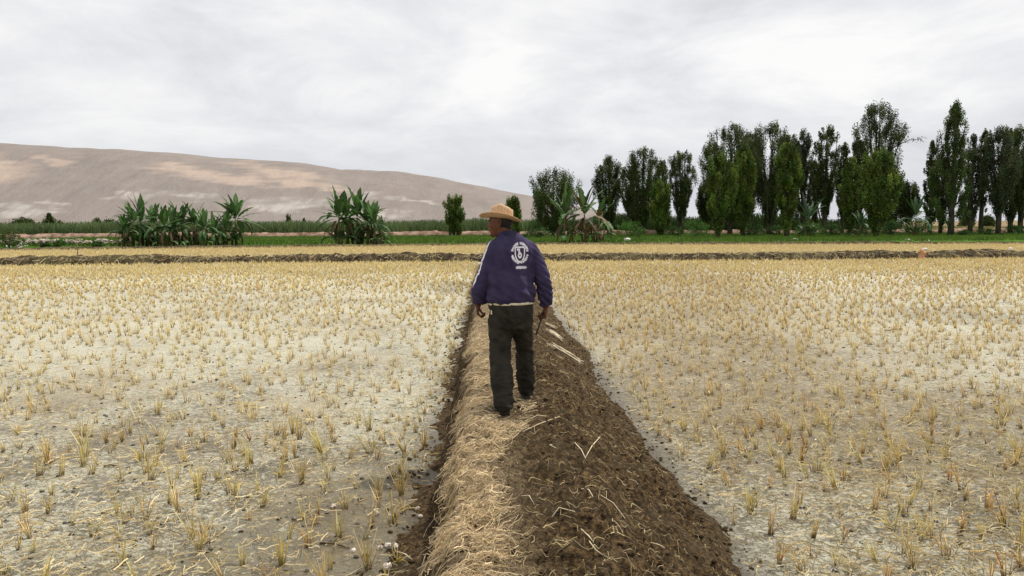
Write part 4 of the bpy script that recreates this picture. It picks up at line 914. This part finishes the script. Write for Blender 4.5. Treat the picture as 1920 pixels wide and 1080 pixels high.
bvh = BVHTree.FromPolygons([v.co[:] for v in jk.vertices], [p.vertices[:] for p in jk.polygons])
# collar
def ring_band(name, c, rx, ry, h, thick, m, parent, tilt=(0, 0), flare=0.0, seg=40):
    bm = bmesh.new(); prof = [(0, 0), (thick * .6, .1 * h), (thick, h * .5), (thick * .6, h * .9), (0, h), (-thick * .6, h * .5)]
    rg = []
    for j in range(seg):
        a = 2 * math.pi * j / seg; rg.append([bm.verts.new(Vector(c) + Vector(((rx + o_ + flare * z / h) * math.cos(a), (ry + o_ + flare * z / h) * math.sin(a), z + tilt[0] * math.cos(a) + tilt[1] * math.sin(a)))) for o_, z in prof])
    for j in range(seg):
        a, b = rg[j], rg[(j + 1) % seg]
        for k in range(len(prof)): bm.faces.new((a[k], b[k], b[(k + 1) % len(prof)], a[(k + 1) % len(prof)]))
    return bm_obj(name, bm, m, parent)
c = LW(950, 441.5, 6.745); ring_band('collar', (c.x, c.y, c.z), .066, .070, .046, .010, M['collar'], jo, (.0, .008), -.004)
c = LW(958, 567, 6.72); ring_band('shirt_hem', (c.x, c.y, c.z - .016), px2m(42, 6.72), .132, .024, .007, M['cream'], jo, (.004, 0))
c = LW(1023.5, 571, 6.805); ring_band('cuff', (c.x, c.y, c.z - .014), .036, .036, .026, .006, M['cream'], jo)
c = LW(898.5, 567, 6.775); ring_band('cuff', (c.x, c.y, c.z - .008), .047, .045, .02, .006, M['collar'], jo)
# stripe on the outside of the left sleeve
def strip_on(parent, name, pts, wid, dirn, m, lift=.003):
    bm = bmesh.new(); prev = None; P = []
    pts = [Vector(p) for p in pts]
    for i in range(len(pts) - 1):
        for k in range(8): P.append(pts[i].lerp(pts[i + 1], k / 8))
    P.append(pts[-1])
    for i, p in enumerate(P):
        t = (P[min(i + 1, len(P) - 1)] - P[max(i - 1, 0)]).normalized(); s = t.cross(Vector(dirn)).normalized()
        row = []
        for u in (-1, 0, 1):
            o_ = p + s * wid * .5 * u - Vector(dirn) * .35; h = bvh.ray_cast(o_, Vector(dirn))
            row.append(h[0] + h[1] * lift if h[0] else None)
        if None in row: prev = None; continue
        row = [bm.verts.new(r) for r in row]
        if prev: bm.faces.new((prev[0], prev[1], row[1], row[0])); bm.faces.new((prev[1], prev[2], row[2], row[1]))
        prev = row
    return bm_obj(name, bm, m, parent)
dr = Vector((.985, .17, -.03)).normalized()
strip_on(jo, 'stripe', [LW(927, 447, 6.73), LW(914, 458, 6.725), LW(908, 475, 6.725), LW(902, 498, 6.715), LW(894, 520, 6.70), LW(889, 534, 6.71)], .012, dr, M['white'])
strip_on(jo, 'stripe', [LW(934, 443, 6.74) + Vector((0, .035, 0)), LW(925, 448, 6.735), LW(914, 458, 6.715), LW(908, 475, 6.715), LW(902, 498, 6.705), LW(894, 520, 6.695), LW(888, 540, 6.705)], .010, dr, M['white'])
# printed emblem on the back: ring of lettering round a shield with a figure, a short line beneath
def emblem():
    ec = LW(974.2, 478, 6.6); n_ = Vector((.10, 1, 0)).normalized(); ux = Vector((1, -.10, 0)).normalized(); cell = .0011
    Wd, Hd = .088, .135; rr = random.Random(4)
    # letter-like blocks: list of (angle0, angle1) on the ring; gaps between words
    def ringword(a0, a1, nl):
        o_ = []; st = (a1 - a0) / nl
        for k in range(nl): o_.append((a0 + st * k + st * .05, a0 + st * (k + 1) - st * .05, rr.choice('EHOAIUNS')))
        return o_
    letters = ringword(170, 103, 6) + ringword(92, 8, 8) + ringword(192, 264, 6) + ringword(276, 352, 6)
    def glyph(ch, u, v):      # u, v in 0..1: strokes of a block capital
        s = .30
        if ch == 'I': return .32 < u < .68
        if ch == 'E': return u < s or v < .22 or v > .78 or .4 < v < .6
        if ch == 'H': return u < s or u > 1 - s or .38 < v < .62
        if ch == 'O': return u < s or u > 1 - s or v < .22 or v > .78
        if ch == 'A': return u < s or u > 1 - s or v > .78 or .35 < v < .55
        if ch == 'U': return u < s or u > 1 - s or v < .22
        if ch == 'N': return u < s or u > 1 - s or abs(u - (1 - v)) < .2
        return v < .22 or v > .78 or .4 < v < .6 or (u < s and v > .5) or (u > 1 - s and v < .5)
    def shield(x, y, k):      # x, y centred, k scale
        x /= k; y /= k
        if y > .046: return False
        if y > .0: return abs(x) < .040
        return abs(x) < .040 * math.sqrt(max(0, 1 - (-y / .062) ** 1.7))
    def on(x, y):
        y /= 1.2; yy = y - .012; r = math.hypot(x / .95, yy); a = math.degrees(math.atan2(yy, x / .95)) % 360
        if .056 < r < .0765:
            for a0, a1, ch in letters:
                lo, hi = min(a0, a1), max(a0, a1)
                if lo <= a <= hi:
                    u = (hi - a) / (hi - lo) if a < 180 + 5 and a1 < a0 else (a - lo) / (hi - lo); v = (r - .056) / .0205
                    if a1 > a0: v = 1 - v
                    return glyph(ch, u, v) or .3 < v < .75
        sy = yy + .004
        if shield(x, sy, 1.06) and not shield(x, sy, .82): return True
        if shield(x, sy, .76):
            if sy > .020 and abs(x + .012) < .012: return True                 # figure's head and arm
            if math.hypot(x / .9, (sy + .012) / 1.2) < .019 and math.hypot(x, sy + .012) > .006: return True
            if abs(x + .006) < .007 and -.01 < sy < .028: return True
            return False
        if -.098 < y < -.079 and -.030 < x < .054:
            u = (x + .030) / .084 * 7; k = int(u); return .04 < u - k < .96 and (glyph('NAOENSI'[k], u - k, (y + .098) / .019) or -.092 < y < -.085)
        return False
    nx, ny = int(2 * Wd / cell), int(2 * Hd / cell); bm = bmesh.new(); cache = {}
    def vert(i, j):
        if (i, j) not in cache:
            x = -Wd + i * cell; y = -Hd + j * cell; o_ = ec + ux * x + Vector((0, 0, 1)) * y - n_ * .3; h = bvh.ray_cast(o_, n_); cache[i, j] = bm.verts.new(h[0] + h[1] * .0015) if h[0] else None
        return cache[i, j]
    for i in range(nx):
        for j in range(ny):
            if on(-Wd + (i + .5) * cell, -Hd + (j + .5) * cell):
                vs_ = [vert(i, j), vert(i + 1, j), vert(i + 1, j + 1), vert(i, j + 1)]
                if None not in vs_: bm.faces.new(vs_)
    return bm_obj('emblem', bm, M['white'], jo)
em = emblem()
# trousers
bm = bmesh.new()
ringsv = []
for py, cx, hw, dp, Y in [(557, 957, 38, .11, 6.72), (565, 957, 41, .118, 6.72), (580, 957.5, 41, .135, 6.72), (598, 957.5, 41.5, .14, 6.725), (612, 957.5, 41.5, .13, 6.735), (620, 957.5, 40, .105, 6.745), (626, 957.5, 36, .07, 6.75)]:
    c = LW(cx, py, Y); rx = px2m(hw, Y); ringsv.append([bm.verts.new(c + Vector((rx * math.copysign(abs(math.cos(a)) ** .9, math.cos(a)), dp * math.sin(a), 0))) for a in [2 * math.pi * j / 28 for j in range(28)]])
for a, b in zip(ringsv, ringsv[1:]):
    for j in range(28): bm.faces.new((a[j], a[(j + 1) % 28], b[(j + 1) % 28], b[j]))
bm.faces.new(ringsv[0]); bm.faces.new(ringsv[-1][::-1])
limb(bm, [(939, 596, 20, 6.72), (938.5, 618, 21, 6.715), (938, 640, 19.8, 6.70), (938.5, 664, 19, 6.69), (940, 690, 19.5, 6.64), (941.5, 712, 19.5, 6.59), (944, 736, 18.5, 6.55), (945.5, 754, 17, 6.53), (946, 765, 16, 6.53)])
limb(bm, [(976, 596, 20, 6.74), (978.5, 616, 19.5, 6.78), (981, 636, 16.6, 6.83), (983, 658, 15.6, 6.90), (984.5, 682, 15.6, 6.95), (985.5, 704, 16, 7.0), (986.5, 722, 14, 7.03), (986, 734, 11.8, 7.05), (985.5, 739, 11.5, 7.05)])
tk = remeshed(bm, .0075, 4)
def td(p):
    low = max(0, min(1, (.55 - p.z) / .5))
    d = .010 * ridged(mnoise.noise(Vector((p.x * 16 + p.z * 5, p.y * 8, p.z * 3)))) + .010 * ridged(mnoise.noise(Vector((p.x * 10 + 5, p.y * 10, p.z * 16 + p.x * 10))))
    d += low * .012 * ridged(mnoise.noise(Vector((p.x * 8, p.y * 8, p.z * 30 + 4))))
    # folds radiating down from the seat
    r_ = math.hypot(p.x - .055, (p.z - .70)); a = math.atan2(p.z - .70, p.x - .055)
    d += .005 * math.sin(a * 9 + 1) * math.exp(-((r_ - .12) / .10) ** 2) * (p.y < .25)
    if abs(p.x - .052) < .006 and p.z > .68: d -= .004
    return d - .006
displace(tk, td); tk.polygons.foreach_set('use_smooth', [True] * len(tk.polygons))
to = link('trousers', tk, M['trousers'], man)
bvh_t = BVHTree.FromPolygons([v.co[:] for v in tk.vertices], [p.vertices[:] for p in tk.polygons])
def patch(name, cx, py, w_, h_, m, parent, Y=6.4, ang=0, lift=.002):
    bm = bmesh.new(); c0 = LW(cx, py, Y); n_ = 8; g = {}
    for i in range(n_ + 1):
        for j in range(n_ + 1):
            x, z = (i / n_ - .5) * w_, (j / n_ - .5) * h_; x, z = x * math.cos(ang) - z * math.sin(ang), x * math.sin(ang) + z * math.cos(ang)
            h = bvh_t.ray_cast(c0 + Vector((x, -.2, z)), Vector((0, 1, 0))); g[i, j] = bm.verts.new(h[0] + h[1] * lift) if h[0] else None
    for i in range(n_):
        for j in range(n_):
            q_ = [g[i, j], g[i + 1, j], g[i + 1, j + 1], g[i, j + 1]]
            if None not in q_: bm.faces.new(q_)
    return bm_obj(name, bm, m, parent)
patch('back_pocket', 978, 590, .115, .10, M['trousers'], to, lift=.004); patch('back_pocket', 938, 590, .115, .10, M['trousers'], to, lift=.004)
patch('pocket_label', 922.5, 592, .012, .036, M['cream'], to, lift=.006)
# shoes
def shoe(ankle, toe, z0, name='shoe'):
    a = Vector(ankle); d = (Vector(toe) - a); d.z = 0; d.normalize(); s = Vector((d.y, -d.x, 0)); bm = bmesh.new()
    F_ = lambda u, v, z: (a.x + d.x * u + s.x * v, a.y + d.y * u + s.y * v, z0 + z)
    tube(bm, [F_(-.075, 0, .045), F_(-.05, 0, .05), F_(0, 0, .055), F_(.06, .004, .048), F_(.12, .008, .040), F_(.17, .006, .034), F_(.20, .004, .028)], [.030, .044, .047, .045, .047, .040, .018], 16, [(1, .9)] * 7, up=(0, 0, 1))
    tube(bm, [F_(-.01, 0, .05), F_(-.012, 0, .13)], [.046, .048], 16)
    me = remeshed(bm, .006, 3)
    for v in me.vertices: v.co.z = max(v.co.z, z0 + .012)
    me.polygons.foreach_set('use_smooth', [True] * len(me.polygons)); o = link(name, me, M['shoe'], man)
    bm = bmesh.new(); out_ = [(-.080, .018), (-.085, 0), (-.08, -.018), (-.05, -.042), (0, -.04), (.06, -.040), (.12, -.05), (.17, -.044), (.205, -.02), (.212, .004), (.20, .028), (.17, .05), (.12, .056), (.06, .046), (0, .042), (-.05, .040)]
    lo_ = [bm.verts.new(F_(u, v, -.004)) for u, v in out_]; hi_ = [bm.verts.new(F_(u * .99, v * .98, .022)) for u, v in out_]
    for j in range(len(out_)): k = (j + 1) % len(out_); bm.faces.new((lo_[j], lo_[k], hi_[k], hi_[j]))
    bm.faces.new(lo_[::-1]); bm.faces.new(hi_); bm_obj('sole', bm, M['sole'], o)
la = LW(946, 765, 6.56); ra = LW(985.5, 742, 7.07)
lz = float(bank_z(la.x + S.x, la.y + S.y)) - S.z + .006; rz = float(bank_z(ra.x + S.x, ra.y + S.y)) - S.z + .006
print('bank under feet (local)', lz, rz, 'right ankle z', ra.z)
shoe(la, la + Vector((-.12, 1, 0)), lz); shoe(ra, ra + Vector((.12, 1, 0)), rz)
# body: one skin from head to hands and ankles
bm = bmesh.new()
hc = LW(937.5, 418.5, 6.745); fd = Vector((-.965, .26, -.02)).normalized(); lf = Vector((0, 0, 1)).cross(fd).normalized(); up = fd.cross(lf).normalized()
HM = Matrix((fd, lf, up)).transposed()
H_ = lambda f, l, u: hc + fd * f + lf * l + up * u
ball(bm, H_(-.012, 0, .030), (.094, .074, .088), HM, 24)            # skull
ball(bm, H_(.030, 0, -.010), (.066, .062, .085), HM, 20)            # face
ball(bm, H_(.036, 0, -.072), (.050, .047, .042), HM, 16)            # jaw
ball(bm, H_(.070, 0, -.098), (.022, .024, .018), HM, 12)            # chin
ball(bm, H_(.074, 0, .022), (.022, .050, .014), HM, 14)             # brow
ball(bm, H_(.096, 0, -.022), (.020, .014, .014), HM, 12); tube(bm, [H_(.082, 0, .018), H_(.094, 0, -.004), H_(.104, 0, -.022)], [.010, .012, .012], 10)   # nose
for s in (-1, 1): ball(bm, H_(.090, s * .011, -.028), (.011, .009, .008), HM, 10); ball(bm, H_(.062, s * .040, -.022), (.026, .020, .020), HM, 12)   # nostrils, cheekbones
ball(bm, H_(.086, 0, -.052), (.013, .024, .008), HM, 12); ball(bm, H_(.083, 0, -.066), (.013, .022, .009), HM, 12)       # lips
tube(bm, [H_(-.012, 0, -.02), H_(-.022, 0, -.07), LW(949, 437, 6.75), LW(952, 450, 6.755), LW(956, 470, 6.755)], [.058, .056, .060, .07, .10], 20)         # neck
for s in (-1, 1):                                                  # ears: rim, lobe, bowl
    ear = [H_(-.008 - .021 * math.sin(R(-60 + 260 * k / 10)), s * (.080 + .010 * max(0, math.sin(R(-60 + 260 * k / 10)))), .002 - .033 * math.cos(R(-60 + 260 * k / 10)) * -1) for k in range(11)]
    tube(bm, ear, [.0062] * 11, 8, cap=True)
    ball(bm, H_(-.002, s * .074, 0), (.018, .009, .030), HM, 10); ball(bm, H_(.004, s * .076, -.030), (.008, .006, .010), HM, 8)
limb(bm, [(955, 462, 17, 6.755), (957, 500, 24, 6.74), (957, 550, 24, 6.725), (957, 600, 22, 6.73)], 16)          # trunk under the clothes
limb(bm, [(940, 462, 11, 6.76), (922, 480, 10.5, 6.755), (909, 522, 8.5, 6.735), (900, 552, 7, 6.765), (896.5, 568, 6.2, 6.78), (895.5, 574, 6.4, 6.785)])
limb(bm, [(978, 462, 11, 6.76), (1002, 482, 10.5, 6.765), (1016, 524, 8.5, 6.765), (1022, 552, 7, 6.785), (1023, 572, 6.2, 6.81), (1022.5, 577, 6.4, 6.815)])
limb(bm, [(943, 606, 15, 6.72), (939, 660, 13, 6.69), (942, 712, 11, 6.60), (946, 752, 8.5, 6.55), (946, 766, 8.5, 6.56)])
limb(bm, [(972, 606, 15, 6.74), (982, 658, 12, 6.90), (985, 704, 10, 7.0), (985.5, 732, 7.8, 7.06), (985.5, 740, 7.8, 7.07)])
def hand(bm, wrist, d, nrm, fwd, curl, sc_=1.0):
    """d: from wrist to fingers; nrm: out of the palm; fwd: towards the thumb side"""
    d, nrm, fwd = Vector(d).normalized(), Vector(nrm).normalized(), Vector(fwd).normalized(); w0 = Vector(wrist)
    P = lambda a, b, c: w0 + (d * a + fwd * b + nrm * c) * sc_
    for k in range(4):      # palm of four metacarpal rays
        b = .030 - .019 * k; tube(bm, [P(0, b * .55, 0), P(.04, b * .85, .001), P(.082 - .004 * abs(k - 1), b, .002)], [.016 * sc_, .0145 * sc_, .0115 * sc_], 10)
    ln = [(.043, .026, .021), (.048, .030, .023), (.044, .028, .022), (.034, .021, .019)]
    tips = []
    for k in range(4):
        b = .030 - .0195 * k; p = P(.082 - .004 * abs(k - 1), b, .002); a = 0; pts = [p]
        for j in range(3):
            a += R(curl[j] + (k - 1) * 4); dd = d * math.cos(a) + nrm * math.sin(a) + fwd * (-.04 * (k - 1.5)); p = p + dd.normalized() * ln[k][j] * sc_; pts.append(p)
        tube(bm, pts, [.0098 * sc_, .0090 * sc_, .0082 * sc_, .0064 * sc_], 10); ball(bm, pts[-1], .0066 * sc_, None, 8); tips.append(pts)
    t0, t1, t2, t3 = P(.012, .018, .006), P(.045, .046, .022), P(.070, .046, .040), P(.086, .034, .052)
    tube(bm, [t0, t1, t2, t3], [.015 * sc_, .0125 * sc_, .0105 * sc_, .0075 * sc_], 10); ball(bm, t3, .0078 * sc_, None, 8)
    return P, tips
hand(bm, LW(895.5, 573, 6.785), (-.02, .10, -1), (1, .15, 0), (-.1, 1, .1), (52, 70, 48), .96)
PR, tipsR = hand(bm, LW(1023, 578, 6.815), (.0, .16, -1), (-1, .12, 0), (.1, 1, .12), (62, 80, 52), 1.0)
bo_me = remeshed(bm, .0042, 2); bo_me.polygons.foreach_set('use_smooth', [True] * len(bo_me.polygons)); body = link('body', bo_me, M['skin'], man)
M['eye'] = mat('eye', (.16, .14, .12), .2, .5); M['iris'] = mat('iris', (.02, .012, .008), .15, .5)
for s in (-1, 1):
    bm = bmesh.new(); ball(bm, H_(.072, s * .030, .000), .0115, None, 12); e_o = bm_obj('eye', bm, M['eye'], man)
    bm = bmesh.new(); ball(bm, H_(.0835, s * .031, .000), .0052, None, 10); bm_obj('iris', bm, M['iris'], e_o)
    bm = bmesh.new(); tube(bm, [H_(.086, s * .012, .020), H_(.091, s * .028, .026), H_(.078, s * .048, .020)], [.004, .005, .003], 8); bm_obj('eyebrow', bm, M['hair'], man)
# hair: close cropped cap round the back and sides
bm = bmesh.new()
ball(bm, H_(-.016, 0, .030), (.096, .0775, .092), HM, 32)
for v in list(bm.verts):
    p = v.co - hc; f, l, u = p.dot(fd), p.dot(lf), p.dot(up)
    if u < -.052 + max(0, f + .02) * 1.1 or f > .045 or (f > -.005 and u < .032): bm.verts.remove(v)
tube(bm, [H_(-.060, 0, -.030), H_(-.052, 0, -.062)], [.040, .036], 14, [(1, .55)] * 2, cap=True)
h_o = bm_obj('hair', bm, M['hair'], man)
# ------------- hat
M['hat'] = simple_noise_mat('straw_hat', (0.46, 0.285, 0.155), (0.62, 0.42, 0.25), 60, .75, .25, .4, .002, 'pos')
M['band'] = mat('hat_band', (0.78, 0.66, 0.45), .7, .3); M['lining'] = mat('hat_sweatband', (.05, .03, .02), .8, .2)
hat = empty('hat', (0, 0, 0)); hat.parent = man
hcn = LW(939.5, 410, 6.745); fh = (fd * Vector((1, 1, 0))).normalized(); fh = (fh + Vector((0, 0, .125))).normalized(); lh = Vector((0, 0, 1)).cross(fh).normalized(); lh = (lh + Vector((0, 0, .15))).normalized(); uh = fh.cross(lh).normalized(); lh = uh.cross(fh)
HT = lambda f, l, u: hcn + fh * f + lh * l + uh * u
def brim_z(a, t):      # a: angle from the front, t: 0 at the crown, 1 at the edge
    side = math.sin(a) ** 2; return .034 * side * t ** 1.6 - .004 * (1 - side) * t + .004 * math.sin(3 * a) * t
def brim(thick):
    bm = bmesh.new(); A, Rn = 72, 12; top, bot = [], []
    for i in range(A):
        a = 2 * math.pi * i / A; rt, rb = [], []
        for j in range(Rn + 1):
            t = j / Rn; f = math.cos(a) * (.097 + (.092 if math.cos(a) > 0 else .082) * t); l = math.sin(a) * (.080 + .058 * t); z = brim_z(a, t)
            rt.append(bm.verts.new(HT(f, l, z + thick / 2))); rb.append(bm.verts.new(HT(f, l, z - thick / 2)))
        top.append(rt); bot.append(rb)
    for i in range(A):
        k = (i + 1) % A
        for j in range(Rn): bm.faces.new((top[i][j], top[k][j], top[k][j + 1], top[i][j + 1])); bm.faces.new((bot[i][j + 1], bot[k][j + 1], bot[k][j], bot[i][j]))
        bm.faces.new((top[i][Rn], top[k][Rn], bot[k][Rn], bot[i][Rn])); bm.faces.new((bot[i][0], bot[k][0], top[k][0], top[i][0]))
    return bm_obj('brim', bm, M['hat'], hat)
brim(.004)
bm = bmesh.new(); A = 72; prof = [(1.0, -.004), (1.0, .025), (.985, .055), (.955, .08), (.90, .101), (.80, .112), (.62, .116), (.42, .114), (.2, .112)]
rg = []
for i in range(A):
    a = 2 * math.pi * i / A; row = []
    for s_, z in prof:
        f, l = math.cos(a) * .098 * s_, math.sin(a) * .081 * s_
        top_ = max(0, (z - .03) / .085); zz = z - .020 * top_ * (-f / .098) * (f < 0) + .004 * top_ * (f > 0)
        if s_ < .85: zz -= .028 * math.exp(-(l / .028) ** 2) * (.4 + .6 * (f > -.05))            # crease along the top
        if z > .04: l *= 1 - .30 * math.exp(-((f - .06) / .035) ** 2) * top_                      # front pinch
        if z > .06 and f > .02: zz -= .012 * math.exp(-((f - .07) / .03) ** 2) * math.exp(-((abs(l) - .035) / .02) ** 2)
        row.append(bm.verts.new(HT(f, l, zz)))
    rg.append(row)
for i in range(A):
    k = (i + 1) % A
    for j in range(len(prof) - 1): bm.faces.new((rg[i][j], rg[k][j], rg[k][j + 1], rg[i][j + 1]))
bm.faces.new([r[-1] for r in rg]); bm_obj('crown', bm, M['hat'], hat)
bm = bmesh.new(); rg = []
for i in range(A):
    a = 2 * math.pi * i / A; rg.append([bm.verts.new(HT(math.cos(a) * (.0985 + e_), math.sin(a) * (.0815 + e_), z)) for e_, z in ((0, .003), (.003, .004), (.003, .020), (0, .022))])
for i in range(A):
    k = (i + 1) % A
    for j in range(3): bm.faces.new((rg[i][j], rg[k][j], rg[k][j + 1], rg[i][j + 1]))
bm_obj('hat_band', bm, M['band'], hat)
bm = bmesh.new(); rg = []
for i in range(A):
    a = 2 * math.pi * i / A; rg.append([bm.verts.new(HT(math.cos(a) * .0965, math.sin(a) * .0795, z)) for z in (-.012, .012)])
for i in range(A): bm.faces.new((rg[i][0], rg[(i + 1) % A][0], rg[(i + 1) % A][1], rg[i][1]))
bm_obj('sweatband', bm, M['lining'], hat)
# the short dark tool held in his right fist
gc = sum((t[1] + t[2] for t in tipsR), Vector()) / 8; gc = gc + (PR(.07, 0, 0) - gc) * .35
e1 = LW(1005, 628, 6.72); d_ = (e1 - gc).normalized(); s0 = gc - d_ * .05 + S
bm = bmesh.new(); tube(bm, [Vector((0, 0, 0)), d_ * .07, d_ * .12, (e1 + S) - s0], [.009, .009, .0075, .007], 10)
tube(bm, [Vector((0, 0, 0)), -d_ * .012], [.012, .010], 10)
M['tool'] = mat('dark_tool', (.012, .011, .011), .5, .4); o = bm_obj('stick', bm, M['tool']); o.location = s0; tag(o, 'short dark stick held pointing down in the right hand of the man', 'stick')
